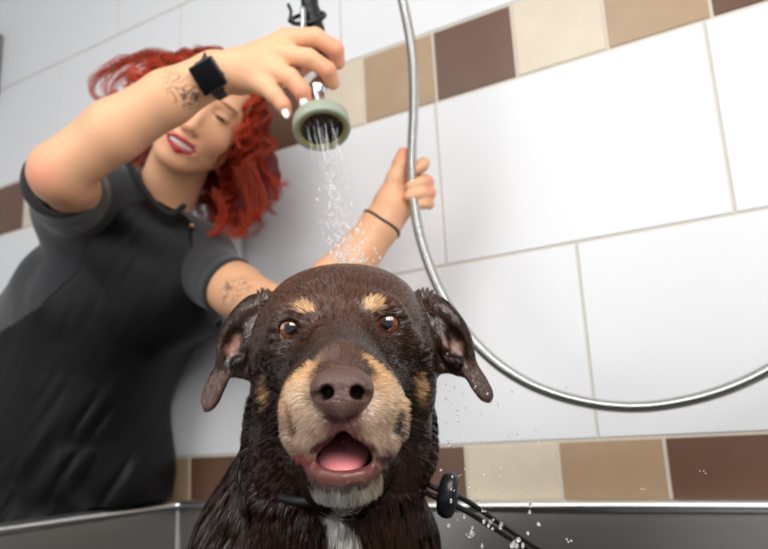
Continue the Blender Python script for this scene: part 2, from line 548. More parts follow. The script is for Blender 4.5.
# skull
A(ell(U(343, 338, .590), (.0690, .078, .0500)), .03)
A(ell(U(343, 306, .600), (.057, .062, .0300)), .02)
for s, x in ((-1, 290), (1, 397)):
    A(ell(U(x, 362, .602), (.030, .045, .040)), .02)              # cheek
    A(cone(U(x-s*4, 400, .61), U(343+s*38, 440, .65), .031, .043), .02)
for x, y in ((304, 313), (374, 308)):
    A(ell(U(x, y, .527), (.018, .013, .010)), .010)               # brow
for x, y in ((291, 329), (387, 324)):
    A(ell(U(x, y, .5325), (.0165, .0155, .0135)), .006)           # lids
for x, y in ((283, 349), (398, 345)):
    A(ell(U(x, y, .545), (.018, .016, .010)), .012)               # cheek bone under eye
# muzzle
A(cone(U(342, 338, .530), U(342, 372, .455), .0215, .0170), .016)
A(cone(U(342, 392, .540), U(342, 402, .468), .044, .034), .022)
for x in (311.5, 373.5):
    A(ell(U(x, 408, .455), (.0198, .030, .0285)), .008)
    A(ell(U(343+(x-343)*.55, 422, .436), (.0135, .014, .0135)), .008)
A(ell(U(342, 384, .437), (.0185, .020, .013)), .008)
# lower jaw
LIP = [U(307, 459, .452), U(313, 467, .442), U(326, 474, .434), U(344, 477, .431), U(361, 474, .434), U(374, 466, .442), U(380, 458, .452)]
LR = [.0030, .0042, .0049, .0053, .0049, .0042, .0030]
A(cone(U(343, 474, .461), U(343, 462, .60), .0175, .040), .015)
A(ell(U(343, 474, .455), (.0215, .026, .0115)), .008)
chain(f, LIP, LR, .004, k0=.004)
A(ell(U(348, 486, .460), (.0185, .020, .0070)), .010)
# mouth opening
def ycut(v): return lambda x, z: np.zeros_like(np.asarray(x, float))+v
for x, y in ((308, 440), (377, 443)): A(ell(U(x, y, .451), (.0135, .024, .0128)), .006)
A(slabpoly([(344, 430), (352, 434), (362, 442), (371, 449), (374, 458), (368, 466), (356, 469), (343, 470), (330, 469), (320, 465), (315, 456), (321, 448), (330, 440), (337, 433)], .435, ycut(.445), .06, .0), .003, sub=True)
A(ell(U(343, 457, .475), (.0175, .045, .012)), .004, sub=True)
# lip folds beside the mouth and philtrum
for s, x in ((-1, 290), (1, 399)):
    A(cone(U(x, 408, .434), U(x-s*5, 432, .436), .0026, .0048), .004, sub=True)
    A(cone(U(x+s*4, 404, .446), U(x+s*1, 432, .446), .0035, .0045), .004)
A(cone(U(343, 412, .4115), U(344, 431, .4205), .0012, .0018), .003, sub=True)
A(cone(U(306, 457, .436), U(299, 456, .437), .0030, .0022), .003)
A(cone(U(301, 455, .436), U(298, 461, .437), .0020, .0012), .002)
# eyes
for x, y, a in ((291, 329, -8), (387, 324, 8)):
    A(ell(U(x, y, .519), (.0090, .0112, .0071), rot(ry=a)), .0010, sub=True)
# ears
def earL(x, z): 
    b = U(262, 320, .6)
    return .612-.10*np.clip(b[0]-x, -.02, .08)-.25*np.clip(b[2]-z, 0, .1)*.35+1.6*np.clip(b[0]-x-.018, 0, .1)**1.5
def earR(x, z):
    b = U(426, 318, .6)
    return .612-.10*np.clip(x-b[0], -.02, .08)-.25*np.clip(b[2]-z, 0, .1)*.35+1.6*np.clip(x-b[0]-.018, 0, .1)**1.5
EL = [(285, 300), (266, 292), (250, 296), (237, 308), (227, 321), (219, 336), (215, 360), (203, 381), (197, 396), (200, 409), (208, 411), (217, 402), (223, 387), (230, 373), (241, 378), (262, 372), (285, 350)]
ER = [(405, 300), (420, 291), (436, 297), (450, 309), (462, 324), (471, 342), (476, 359), (490, 380), (496, 394), (490, 402), (482, 400), (473, 389), (466, 376), (452, 372), (430, 370), (405, 350)]
A(slabpoly(EL, .60, earL, .0045, .003), .010)
A(slabpoly(ER, .60, earR, .0045, .003), .010)
def earpt(px, py, L=True, off=0.):
    p = U(px, py, .60); p[1] = (earL if L else earR)(p[0], p[2])+off; return p
for L_, sg in ((1, 1), (0, -1)):
    X = (lambda x: x) if L_ else (lambda x: {262: 424, 250: 438, 234: 455, 224: 465, 220: 470, 256: 430, 248: 440, 243: 447, 236: 458, 233: 457, 240: 448}.get(x, 686-x))
    e = lambda x, y, o: earpt(X(x), y, L_, o)
    ridge = resample(catmull([e(262, 302, -.003), e(250, 306, -.006), e(234, 322, -.006), e(224, 340, -.004), e(220, 362, -.001)], 6), .004)
    chain(f, list(ridge), list(np.linspace(.0085, .0040, len(ridge))), .004, k0=.008)
    fold = resample(catmull([e(256, 318, -.004), e(248, 332, -.007), e(243, 350, -.007), e(236, 369, -.002)], 6), .004)
    chain(f, list(fold), list(np.linspace(.0065, .0045, len(fold))), .004, k0=.008)
    A(ell(e(233, 346, -.0095), (.0070, .0075, .017), rot(ry=16*sg)), .004, sub=True)
    A(ell(e(236, 361, -.0075), (.0040, .0050, .0045)), .003)
    A(ell(e(240, 352, -.0075), (.0035, .0065, .0045)), .003, sub=True)
DV, DQ = f.mesh(); DV, DQ = keep_big(DV, DQ); DV = relax(DV, DQ, 1, .5)
del f
print('dog verts', len(DV))

# --- coat colours -------------------------------------------------
def seg_d(P, a, b, ra, rb, sy=1.0):
    a = np.asarray(a).copy(); b = np.asarray(b).copy(); P = P.copy()
    P[:, 1] *= sy; a[1] *= sy; b[1] *= sy
    ab = b-a; t = np.clip(((P-a) @ ab)/max(ab @ ab, 1e-12), 0, 1)
    return np.sqrt(((P-a-t[:, None]*ab)**2).sum(1))-(ra+(rb-ra)*t)
def el_d(P, c, r):
    return (np.sqrt((((P-c)/np.asarray(r))**2).sum(1))-1)*min(r)
def ss(d, w): return np.clip(.5-d/w, 0, 1)
CD = np.array(rgb(46, 28, 20)); CF = np.array(rgb(84, 50, 34)); CB = np.array(rgb(48, 33, 26))
C_tan = np.array(rgb(206, 160, 112)); C_cream = np.array(rgb(206, 180, 150)); C_grey = np.array(rgb(152, 124, 106))
C_bridge = np.array(rgb(84, 55, 42)); C_lip = np.array(rgb(104, 58, 53)); C_white = np.array(rgb(225, 220, 212))
C_pink = np.array(rgb(158, 116, 100)); C_mouth = np.array(rgb(46, 18, 18)); C_chest = C_white
CAM0 = np.array([0, 0, H])
def hit(px, py, V=None, rad=.0016):
    """front surface point of the dog in the direction of px, py"""
    V = DV if V is None else V
    d = U(px, py, 1.0)-CAM0; d /= np.linalg.norm(d)
    q = V-CAM0; t = q @ d; dd = np.linalg.norm(q-t[:, None]*d, axis=1)
    for k in (1, 2, 4, 8):
        n = (dd < rad*k) & (t > 0)
        if n.any(): return CAM0+d*t[n].min()
    return U(px, py, .6)
HT = {k: hit(*k) for k in ((307, 309), (371, 306), (266, 393), (418, 386), (289, 410), (293, 430), (400, 410), (397, 430), (233, 346), (240, 336), (455, 345), (447, 340),
      (320, 360), (312, 385), (366, 356), (374, 385), (298, 415), (388, 412), (303, 440), (384, 442), (298, 380), (388, 380), (295, 400), (395, 400), (343, 422), (234, 362), (456, 362), (345, 493), (372, 488), (342, 352), (342, 366), (341, 524), (356, 546))}
def coat(P, var=0):
    n = len(P); nz = vnoise(P, 90, 1); nz2 = vnoise(P, 260, 2)
    jit = .0020*nz2+.0022*nz
    c = np.tile(CD, (n, 1))
    fz = ss(el_d(P, U(343, 300, .56), (.075, .10, .045)), .03)
    c += (CF-c)*(fz*.75)[:, None]  # reddish forehead, its lit tone put into the coat colour
    body = np.clip((P[:, 1]-.63)/.05, 0, 1)*np.clip((H-.01-P[:, 2])/.03, 0, 1)
    c += (CB-c)*(body*.8)[:, None]
    def mixc(cc, w):
        nonlocal c
        w = np.clip(w, 0, 1)[:, None]; c = c+(cc-c)*w
    # bridge of the muzzle
    
    for a, b, c_, d_, e_ in (((320, 360), (298, 380), (295, 400), (298, 415), (303, 440)), ((366, 356), (388, 380), (395, 400), (388, 412), (384, 442))):
        s_ = -1 if a[0] < 343 else 1
        mixc(C_tan, ss(seg_d(P, HT[a], HT[b], .0028, .0085)+jit*1.3, .005))
        mixc(C_tan, ss(seg_d(P, HT[(312, 385) if s_ < 0 else (374, 385)], HT[c_], .0060, .0135)+jit*1.3, .006))
        mixc(C_tan, ss(seg_d(P, HT[c_], HT[d_], .0140, .0165)+jit*1.3, .007))
        mixc(C_cream, ss(seg_d(P, HT[c_], HT[e_], .010, .022)+jit, .014)*.85)
        mixc(C_grey, ss(seg_d(P, HT[d_]+np.array([-s_*.012, 0, -.004]), HT[e_], .011, .015)+jit, .018)*.95)
        for wk in range(3):
            for wj in range(4):
                wp = HT[d_]+np.array([s_*(-.010+.007*wj), 0, .010-.0065*wk]); mixc(CD*1.4, ss(seg_d(P, wp, wp, .0005, .0005, .25), .0013)*.6)
    for a, b in (((289, 410), (293, 430)), ((400, 410), (397, 430))):
        mixc(CD*.35, ss(seg_d(P, HT[a], HT[b], .0010, .0028, .5), .0020))  # shade in the lip fold creases, painted into the coat colour
    mixc(C_bridge, ss(seg_d(P, HT[(342, 352)], U(342, 388, .43), .0125, .0195)+jit, .006)*.85)
    mixc(C_lip, ss(seg_d(P, HT[(343, 422)], HT[(343, 422)]+np.array([0, .003, -.005]), .0115, .011)+jit*.6, .007)*.9)
    # brow, cheek marks
    for k_, r_ in (((307, 309), (.0064, .010, .0044)), ((371, 306), (.0066, .010, .0046))):
        mixc(C_tan, ss(el_d(P, HT[k_], r_)+jit*.6, .003))
    for k_ in ((266, 393), (418, 386)):
        mixc(C_tan*.9, ss(el_d(P, HT[k_], (.0042, .02, .0095))+jit, .004)*.9)
    # mouth surroundings
    lowl = U(343, 477, .44); 
    mixc(C_white*.8, ss(el_d(P, U(346, 491, .452), (.022, .032, .0070))+jit, .005)*(.75+.6*nz2))
    mixc(C_cream*.75, ss(el_d(P, U(374, 488, .465), (.012, .03, .014))+jit, .008)*.7)
    dlip = np.min([seg_d(P, LIP[i_]+np.array([0, 0, .001]), LIP[i_+1]+np.array([0, 0, .001]), LR[i_]+.0022, LR[i_+1]+.0022) for i_ in range(6)], axis=0)
    mixc(C_lip, ss(dlip+jit*.2, .0018))
    for x in (304, 383): mixc(C_lip*.8, ss(el_d(P, U(x, 457, .44), (.006, .012, .0045)), .003))
    ml = seg_d(P, U(343, 432, .43), U(316, 447, .43), .0022, .0026, .3); mr = seg_d(P, U(343, 432, .43), U(371, 447, .43), .0022, .0026, .3)
    mixc(np.array(rgb(140, 66, 60)), ss(seg_d(P, U(306, 457, .436), U(298, 458, .437), .0040, .0040), .002))
    mixc(C_lip*.42, ss(np.minimum(ml, mr), .0015))
    mixc(C_mouth, ss(el_d(P, U(343, 457, .48), (.0185, .052, .0135)), .002)*(P[:, 1] > .4335))
    # eye rims
    for x, y in ((291, 329), (387, 324)):
        mixc(np.array(rgb(34, 20, 17)), ss(el_d(P, U(x, y, .522), (.0098, .012, .0084)), .0012))
        mixc(np.array(rgb(120, 74, 62)), ss(el_d(P, U(x+(4 if x < 340 else -4), y+7, .522), (.0055, .006, .0018)), .001)*.8)
    # inner ears
    for p, q, l in ((HT[(233, 346)], HT[(240, 336)], HT[(234, 362)]), (HT[(455, 345)], HT[(447, 340)], HT[(456, 362)])):
        mixc(C_pink, ss(seg_d(P, q, p, .0035, .0060)+jit, .005)*(P[:, 1] < p[1]+.010)*.9)
        mixc(CD*.4, ss(el_d(P, l, (.0060, .01, .0075)), .003)*.9)  # shade of the ear hollow put into the colour
    earz = ((P[:, 0] < U(232, 380, .6)[0]) | (P[:, 0] > U(464, 380, .6)[0])) & (P[:, 2] < U(200, 372, .6)[2]) & (P[:, 1] < .64) & (P[:, 2] > H-.02)
    mixc(np.array(rgb(92, 68, 58)), earz*.8)  # brown-grey lower ear flaps, with the lit look of the tips in the colour
    # white chest streak
    mixc(C_white, ss(seg_d(P, HT[(341, 524)]+(HT[(341, 524)]-HT[(356, 546)])*1.1, HT[(356, 546)]+np.array([.004, 0, -.02]), .0050, .0125, .3)+jit*1.0, .005)*(P[:, 1] < .72))
    return np.clip(c, .0005, 1)
DN = vnormals(DV, DQ)
dcol = coat(DV)
barez = np.zeros(len(DV))
M_coat = mat('dog_skin', attr='Col', rough=.38, spec=.5, bump=(420, .25, .0015), coat=.15)
body = mesh_obj('body', DV, DQ, M_coat, dog, colors=dcol)

# --- fur ----------------------------------------------------------
def no_fur(P):
    """1 where skin stays bare: nose pad, lips, mouth, eyes"""
    b = ss(el_d(P, U(342, 391, .418), (.0195, .018, .0155)), .002)
    b = np.maximum(b, ss(np.min([seg_d(P, LIP[i_]+np.array([0, 0, .001]), LIP[i_+1]+np.array([0, 0, .001]), LR[i_]+.0018, LR[i_+1]+.0018) for i_ in range(6)], axis=0), .001))
    b = np.maximum(b, ss(el_d(P, U(343, 456, .475), (.0185, .055, .0125)), .001))
    b = np.maximum(b, ss(seg_d(P, U(343, 431, .42), U(343, 432, .43), .004, .004), .001))
    for x, y in ((291, 329), (387, 324)): b = np.maximum(b, ss(el_d(P, U(x, y, .520), (.0092, .014, .0076)), .001))
    return b
def fur_params(P, N):
    z = P[:, 2]-H; y = P[:, 1]; x = P[:, 0]
    headw = 1-np.clip((y-.625)/.035, 0, 1)
    neck = np.maximum(1-headw, np.clip((-.035-z)/.02, 0, 1)*np.clip((y-.50)/.03, 0, 1))
    v = P-nose_p; v = v/np.linalg.norm(v, axis=1, keepdims=True)
    v = v*np.array([1, 1, .8])+np.array([0, .35, 0])
    down = np.stack([np.sign(x+.035)*.12+(x+.03)*1.2, .10+0*x, -1+0*x], 1)
    ear = ((x < U(258, 300, .6)[0]) | (x > U(432, 300, .6)[0])) & (y < .63) & (z > -.0)
    vv = v*(1-neck)[:, None]+down*neck[:, None]
    de = np.stack([np.sign(x+.03)*.45, 0*x, -1+0*x], 1)
    vv[ear] = de[ear]
    vv = vv+.22*np.stack([vnoise(P, 55, 5), vnoise(P, 55, 6), vnoise(P, 55, 7)], 1)
    vv -= (vv*N).sum(1)[:, None]*N
    vv /= np.maximum(np.linalg.norm(vv, axis=1), 1e-6)[:, None]
    mz = ss(el_d(P, U(342, 410, .45), (.048, .05, .06)), .03)      # muzzle
    chin = ss(el_d(P, U(345, 492, .46), (.03, .04, .012)), .006)
    L = (.0075+.0030*np.clip((y-.53)/.04, 0, 1))*(1-mz)+.0046*mz
    L = L+chin*.006
    L = L*(1-neck)+.024*neck
    L = np.where(ear, .0042, L)
    return vv, L, neck, mz, ear
def sample_surface(V, Q, N, wfun, n, r):
    a, b, c, d = (V[Q[:, i]] for i in range(4))
    ar = .5*np.linalg.norm(np.cross(c-a, d-b), axis=1)
    cen = (a+b+c+d)/4
    w = ar*wfun(cen, N[Q[:, 0]]); w /= w.sum()
    q = r.choice(len(Q), n, p=w); u = r.random((n, 1)); t = r.random((n, 1))
    P = (V[Q[q, 0]]*(1-u)+V[Q[q, 1]]*u)*(1-t)+(V[Q[q, 3]]*(1-u)+V[Q[q, 2]]*u)*t
    Nn = (N[Q[q, 0]]*(1-u)+N[Q[q, 1]]*u)*(1-t)+(N[Q[q, 3]]*(1-u)+N[Q[q, 2]]*u)*t
    return P, Nn/np.linalg.norm(Nn, axis=1, keepdims=True)
def dens(P, N):
    w = 1-no_fur(P)
    y = P[:, 1]; z = P[:, 2]-H
    w = w*np.where(y > .66, .38, 1)*np.where((y > .82) | (z < -.26), .12, 1)
    return w
def ribbons(K, Wd, side):
    """K: (n, m, 3) strand points, Wd: (n, m) half widths, side: (n, m, 3)"""
    n, m, _ = K.shape
    L_ = K-side*Wd[..., None]; R_ = K+side*Wd[..., None]
    V = np.stack([L_, R_], 2).reshape(n*m*2, 3)
    base = (np.arange(n)*m*2)[:, None, None]+(np.arange(m-1)*2)[None, :, None]
    Q = (base+np.array([0, 1, 3, 2])[None, None, :]).reshape(-1, 4)
    return V, Q
def make_fur(n, seed):
    r = np.random.default_rng(seed)
    P, N = sample_surface(DV, DQ, DN, dens, n, r)
    d, L, neck, mz, ear = fur_params(P, N)
    L = L*(.7+.6*r.random(n))
    ruff = np.clip(1-np.abs(P[:, 1]-.64)/.03, 0, 1)*(P[:, 2] < H+.045)*(P[:, 2] > H-.05)*(~ear)
    L = L+ruff*.014*r.random(n)
    lift = np.radians(np.where(neck > .5, 16+42*ruff, np.where(ear, 9, 15)))*(.5+r.random(n))
    m = 5
    t = np.linspace(0, 1, m)[None, :, None]
    side0 = np.cross(N, d)
    bend = (r.random(n)-.5)*.35
    K = P[:, None]+L[:, None, None]*(t*(d[:, None]*np.cos(lift)[:, None, None]+side0[:, None]*(bend[:, None, None]*t))
        + (t-.75*t*t)*N[:, None]*np.sin(lift)[:, None, None])
    # wet clumping
    clr = np.ones(n); crl = np.zeros(n)
    for cs, amt in ((.0038, .60), (.0095, .55)):
        if cs == .0095: sel = neck > .4; 
        else: sel = np.ones(n, bool)
        key = np.floor(P/cs+.6*np.stack([vnoise(P, 120, 11), vnoise(P, 120, 12), vnoise(P, 120, 13)], 1)).astype(np.int64)
        kk = (key[:, 0]*73856093) ^ (key[:, 1]*19349663) ^ (key[:, 2]*83492791)
        _, inv = np.unique(kk, return_inverse=True)
        inv = inv.ravel(); cnt = np.bincount(inv)
        tip = np.stack([np.bincount(inv, K[:, -1, i])/cnt for i in range(3)], 1)[inv]
        hsh = np.modf(np.abs(np.sin(np.arange(len(cnt))*12.9898)*43758.5453))[0][inv]; hs2 = np.modf(np.abs(np.sin(np.arange(len(cnt))*78.233)*12543.123))[0][inv]
        clr = clr*np.where(sel, 1+(hsh-.5)*.6*(1-.6*mz), 1); crl = crl+sel*(hs2-.5)*.9*(1-.6*mz)*np.where(ear, .4, 1)
        w = (amt*sel*(1-.6*mz)*np.where(ear, .45, 1))[:, None, None]*(np.linspace(0, 1, m)**1.4)[None, :, None]
        K = K+(tip[:, None]-K[:, -1:])*w
    T = np.gradient(K, axis=1)
    side = np.cross(np.repeat(N[:, None], m, 1), T); side /= np.maximum(np.linalg.norm(side, axis=-1, keepdims=True), 1e-9)
    # roll each blade a little so the coat glints unevenly
    ang = (r.random(n)-.5)*.5+crl
    side = side*np.cos(ang)[:, None, None]+N[:, None]*np.sin(ang)[:, None, None]
    wd = np.where(neck > .5, .00030, np.where(mz > .5, .00013, .00018))[:, None]*np.array([.8, 1, .85, .6, .12])[None]*(.8+.5*r.random((n, 1)))
    V, Q = ribbons(K, wd, side)
    c = coat(P)
    k = (.72+.5*r.random((n, 1)))
    c = c*(k*clr[:, None])
    lightt = (r.random(n) < .03)[:, None]
    c = np.where(lightt, c*1.5+.01, c)
    C = np.repeat(c, m*2, axis=0)
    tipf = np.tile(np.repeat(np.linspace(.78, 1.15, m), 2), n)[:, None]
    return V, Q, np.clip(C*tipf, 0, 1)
M_fur = mat('dog_fur', attr='Col', rough=.24, spec=.55)
NF = 300000
fv, fq, fc = make_fur(NF, 3)
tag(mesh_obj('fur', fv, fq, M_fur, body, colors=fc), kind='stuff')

# --- nose ---------------------------------------------------------
def fine(lo, hi, h): return Field(*[axis([(lo[i], hi[i], h)]) for i in range(3)])
c = U(342, 391, .42)
f = fine(c-np.array([.027, .022, .024]), c+np.array([.027, .025, .022]), .0007)
f.add(ell(U(342, 386, .4235), (.0150, .014, .0105)), .004)
for s in (-1, 1):
    f.add(ell(U(342+s*17, 390, .423), (.0088, .0125, .0100)), .005)
    f.add(ell(U(342+s*8, 402, .419), (.0075, .010, .0075)), .005)
f.add(ell(U(342, 409, .4185), (.0060, .008, .0055)), .004)
for s in (-1, 1):
    f.add(ell(U(342+s*15, 392, .411), (.0038, .010, .0036), rot(ry=-s*20)), .0022, sub=True)
    f.add(cone(U(342+s*16, 395, .408), U(342+s*29, 397, .4165), .0022, .0026), .002, sub=True)
f.add(cone(U(342, 398, .4075), U(342, 417, .410), .0009, .0012), .0022, sub=True)
V, Q = f.mesh(); V = relax(V, Q, 1, .4)
nc = np.tile(np.array(rgb(84, 59, 51)), (len(V), 1))
for s in (-1, 1):
    w = ss(el_d(V, U(342+s*15, 393, .413), (.0046, .012, .0048)), .002)[:, None]; nc = nc*(1-w)+np.array(rgb(30, 17, 15))*w
M_nose = mat('nose_leather', attr='Col', rough=.27, spec=.5, bump=(700, .6, .0016))
mesh_obj('nose', V, Q, M_nose, body, colors=nc)

# --- eyes ---------------------------------------------------------
M_eye = mat('dog_eye', attr='Col', rough=.08, spec=.6, coat=1)
for x, y in ((291, 329), (387, 324)):
    c = U(x, y, .5310); g = np.array([0.005, 0, H+.02])-c; g = (U(x+1, y-1, .01)-c); g /= np.linalg.norm(g)
    R = frame_from(g, (1, 0, 0))
    V, Q = uvsphere(c, .0126, 48, 40, R); V = np.array(V)
    ang = np.arccos(np.clip(((V-c)/.0126) @ g, -1, 1))
    cc = np.tile(np.array(rgb(90, 60, 48)), (len(V), 1))
    iris = np.array(rgb(108, 57, 25)); 
    w = ss(ang-.86, .10)[:, None]; cc = cc*(1-w)+np.array(rgb(40, 20, 12))*w
    w = ss(ang-.70, .10)[:, None]; cc = cc*(1-w)+iris*w
    w = ss(ang-.39, .06)[:, None]; cc = cc*(1-w)+np.array((.004, .004, .006))*w
    mesh_obj('eye', V, Q, M_eye, body, colors=cc)

# --- tongue and teeth ---------------------------------------------
c = U(343, 460, .46)
f = fine(c-np.array([.026, .05, .02]), c+np.array([.026, .07, .02]), .001)
f.add(cone(U(343, 456, .480), U(343, 452, .53), .0055, .008), .004)
f.add(ell(U(344, 450, .468), (.0178, .033, .0062), rot(rx=23)), .004)
f.add(cone(U(344, 458, .432)+np.array([0, 0, .0012]), U(344, 441, .494)+np.array([0, 0, .003]), .0006, .0008), .0030, sub=True)
V, Q = f.mesh(); V = relax(V, Q, 2, .5)
mesh_obj('tongue', V, Q, mat('wet_tongue', rgb(220, 134, 138), .3, sss=.25, bump=(600, .3, .001)), body)
vf = []
for k in range(-2, 3):
    p = U(343+k*4.4, 473.5-abs(k)*.5, .440+abs(k)*.0015)
    vf.append(uvsphere(p, (.0015, .0018, .0016 if abs(k) < 3 else .0028), 10, 8))
V, Q = merge(*vf)
mesh_obj('lower_teeth', V, Q, mat('tooth_enamel', rgb(225, 215, 200), .25), body)
# whiskers
vf = []
for s, x0 in ((-1, 300), (1, 386)):
    for k in range(7):
        a = U(x0+rng.uniform(-6, 6), 405+k*5, .427); a[1] = .432
        b = a+np.array([s*rng.uniform(.02, .035), .006, -rng.uniform(.004, .02)]); m_ = (a+b)/2+np.array([0, -.004, .003])
        vf.append(tube(catmull([a, m_, b], 5), np.linspace(.00016, .00004, 11), 4))
V, Q = merge(*vf)
tag(mesh_obj('whiskers', V, Q, mat('whisker', rgb(60, 45, 38), .4), body), kind='stuff')

# ================================================================== WOMAN
woman = root('person', np.array([-.62, 1.46, 0]),
             'smiling woman with curly red hair in black apron leaning over the bath', 'person')
fd = np.array([.16, -.92, -.34]); fd /= np.linalg.norm(fd)
th = math.radians(33)
upv = np.array([math.sin(th), 0, math.cos(th)]); upv = upv-(upv @ fd)*fd; upv /= np.linalg.norm(upv)
rx = np.cross(fd, upv)*-1
if rx[0] < 0: rx = -rx
HB = np.stack([rx, fd, upv], 1)            # columns: her left (picture right), forward, up
HC = U(205, 117, 1.19)
def hp(x, y, z): return HC+HB @ np.array([x, y, z])
def guard(f, dx=.004, dz=.006):
    """keep a body or garment outside the bath below its rim and in front of the tiled wall"""
    X, Y, Z = f.a[0][:, None, None], f.a[1][None, :, None], f.a[2][None, None, :]
    xw = X*math.cos(YAW)-Y*math.sin(YAW); yw = X*math.sin(YAW)+Y*math.cos(YAW)
    forb = np.maximum(Z-(H-.1005+dz), (-1.121-dx)-xw)
    f.D = np.maximum(np.maximum(f.D, -forb), yw-(SC-.008)).astype(np.float32)
def hell(x, y, z, r, R=None): return ell(hp(x, y, z), r, HB if R is None else HB @ R)
f = Field(axis([(-1.0, -.68, .006), (-.68, .115, .0028), (.115, .2, .01)]),
          axis([(.82, 1.30, .0028), (1.30, 1.75, .007)]),
          axis([(0.0, H-.22, .02), (H-.22, H+.02, .006), (H+.02, H+.66, .0028)]))
A = f.add
# --- torso, leaning over the end of the bath
hipL, hipR = np.array([-.590, 1.465, .90]), np.array([-.755, 1.435, .90])
pel = (hipL+hipR)/2
chest = U(104, 300, 1.36); 
shR = U(80, 208, 1.27); shL = U(196, 258, 1.25)
nb = U(150, 205, 1.24)
A(ell(pel+np.array([0, 0, .02]), (.165, .115, .13)), .04)
A(cone(pel+np.array([0, 0, .08]), chest+np.array([0, .02, -.05]), .115, .125), .06)
A(ell(chest, (.165, .105, .14)), .05)
A(cone(shR, shL, .055, .050), .05)
A(cone(shR+np.array([.04, .03, -.05]), shL+np.array([-.03, .03, -.05]), .085, .075), .05)
for px, py in ((80, 296), (152, 304)): A(ell(U(px, py, 1.285), (.062, .055, .06)), .03)
# legs and feet
for h, sx in ((hipL, .01), (hipR, -.03)):
    kn = np.array([h[0]+sx, h[1], .50]); an = np.array([h[0]+sx*1.4, h[1]+.01, .09])
    A(cone(h+np.array([0, 0, -.03]), kn, .088, .056), .03); A(cone(kn, an, .054, .036), .02)
    A(cone(an+np.array([0, .02, -.035]), an+np.array([0, -.15, -.055]), .036, .028), .02)
# neck and head
A(cone(nb+np.array([0, .035, -.02]), hp(0, -.018, -.07), .056, .053), .03)
A(hell(0, -.012, .022, (.074, .092, .092)), .02)
A(hell(0, .030, -.035, (.058, .058, .070)), .03)
A(hell(0, .062, -.092, (.024, .022, .018)), .018)      # chin
for s in (-1, 1):
    A(hell(s*.037, .050, -.028, (.026, .028, .024)), .015)   # cheeks
    A(cone(hp(s*.052, .01, -.05), hp(s*.018, .062, -.088), .018, .014), .02)
    A(hell(s*.078, -.012, -.010, (.007, .016, .026)), .006)  # ears
    A(hell(s*.031, .085, .014, (.017, .012, .011)), .008, sub=True)  # eye sockets
    A(hell(s*.031, .0705, .012, (.0150, .0120, .0115)), .004)  # lids
    A(hell(s*.009, .092, -.034, (.008, .009, .007)), .004)   # nostril wings
A(cone(hp(0, .080, .015), hp(0, .100, -.026), .0075, .0095), .010)
A(hell(0, .103, -.030, (.0085, .008, .0075)), .005)
A(hell(0, .070, .034, (.050, .020, .014)), .012)            # brow
A(hell(0, .070, -.062, (.032, .022, .020)), .012)           # muzzle of lips
# lips
up_l = [hp(-.034, .066, -.047), hp(-.017, .0845, -.0555), hp(0, .0905, -.0555), hp(.017, .0845, -.0555), hp(.034, .066, -.047)]
lo_l = [hp(-.033, .067, -.049), hp(-.017, .0835, -.0665), hp(0, .0885, -.0735), hp(.017, .0835, -.0665), hp(.033, .067, -.049)]
chain(f, up_l, [.002, .0042, .0042, .0042, .002], .0025)
chain(f, lo_l, [.002, .0046, .0052, .0046, .002], .0025)
f.add(hell(0, .084, -.0635, (.0275, .014, .0066)), .002, sub=True)
# --- her right arm (raised, elbow towards the camera)
elb = U(60, 171, .955); fm = U(114, 131, .935); wr = U(214, 74, .905)
A(cone(shR, elb+np.array([0, .03, -.005]), .052, .040), .02)
A(ell(elb+np.array([-.002, 0, -.002]), (.040, .040, .042)), .02)
chain(f, [elb, fm, U(168, 98, .92), wr], [.0410, .0425, .0375, .0300], .012)
A(cone(wr, U(240, 72, .902), .0285, .029), .012)
# palm and fingers of the right hand
kn = [U(286, 39, .892), U(281, 54, .884), U(273, 70, .884), U(264, 85, .888)]
for k_ in kn: A(cone(U(240, 70, .905), k_, .026, .0145), .010)
A(ell(U(262, 62, .904), (.032, .021, .030), rot(ry=20)), .010)
chain(f, [kn[0], U(315, 37, .874), U(335, 49, .884), U(338, 63, .902)], [.0145, .0128, .0120, .0100], .003, k0=.006)
chain(f, [kn[1], U(309, 58, .868), U(327, 70, .876), U(333, 83, .893)], [.0145, .0126, .0118, .0098], .003, k0=.006)
chain(f, [kn[2], U(290, 77, .870), U(302, 91, .874), U(305, 101, .884)], [.0140, .0124, .0116, .0096], .003, k0=.006)
chain(f, [kn[3], U(275, 95, .876), U(283, 105, .878), U(286, 112, .884)], [.0134, .0114, .0104, .0084], .003, k0=.006)
chain(f, [U(242, 80, .925), U(272, 80, .935), U(297, 72, .932), U(316, 62, .922)], [.020, .0145, .0110, .0085], .006, k0=.012)
# --- her left arm, reaching behind the dog's head
elL = U(305, 330, 1.06); wrL = U(380, 226, 1.045)
A(cone(shL+np.array([0, 0, -.01]), U(236, 290, 1.16), .050, .042), .03)
chain(f, [U(236, 290, 1.16), elL, U(335, 286, 1.045), wrL], [.042, .039, .040, .029], .02)
PY = 1.045
kl = [U(409, 176, PY-.004), U(412, 184, PY-.002), U(412, 194, PY), U(410, 203, PY+.002)]
A(cone(wrL, U(394, 206, PY), .0285, .029), .012)
A(ell(U(398, 196, PY+.004), (.024, .018, .030), rot(ry=20)), .010)
A(cone(U(392, 206, PY), U(407, 196, PY), .027, .019), .010)
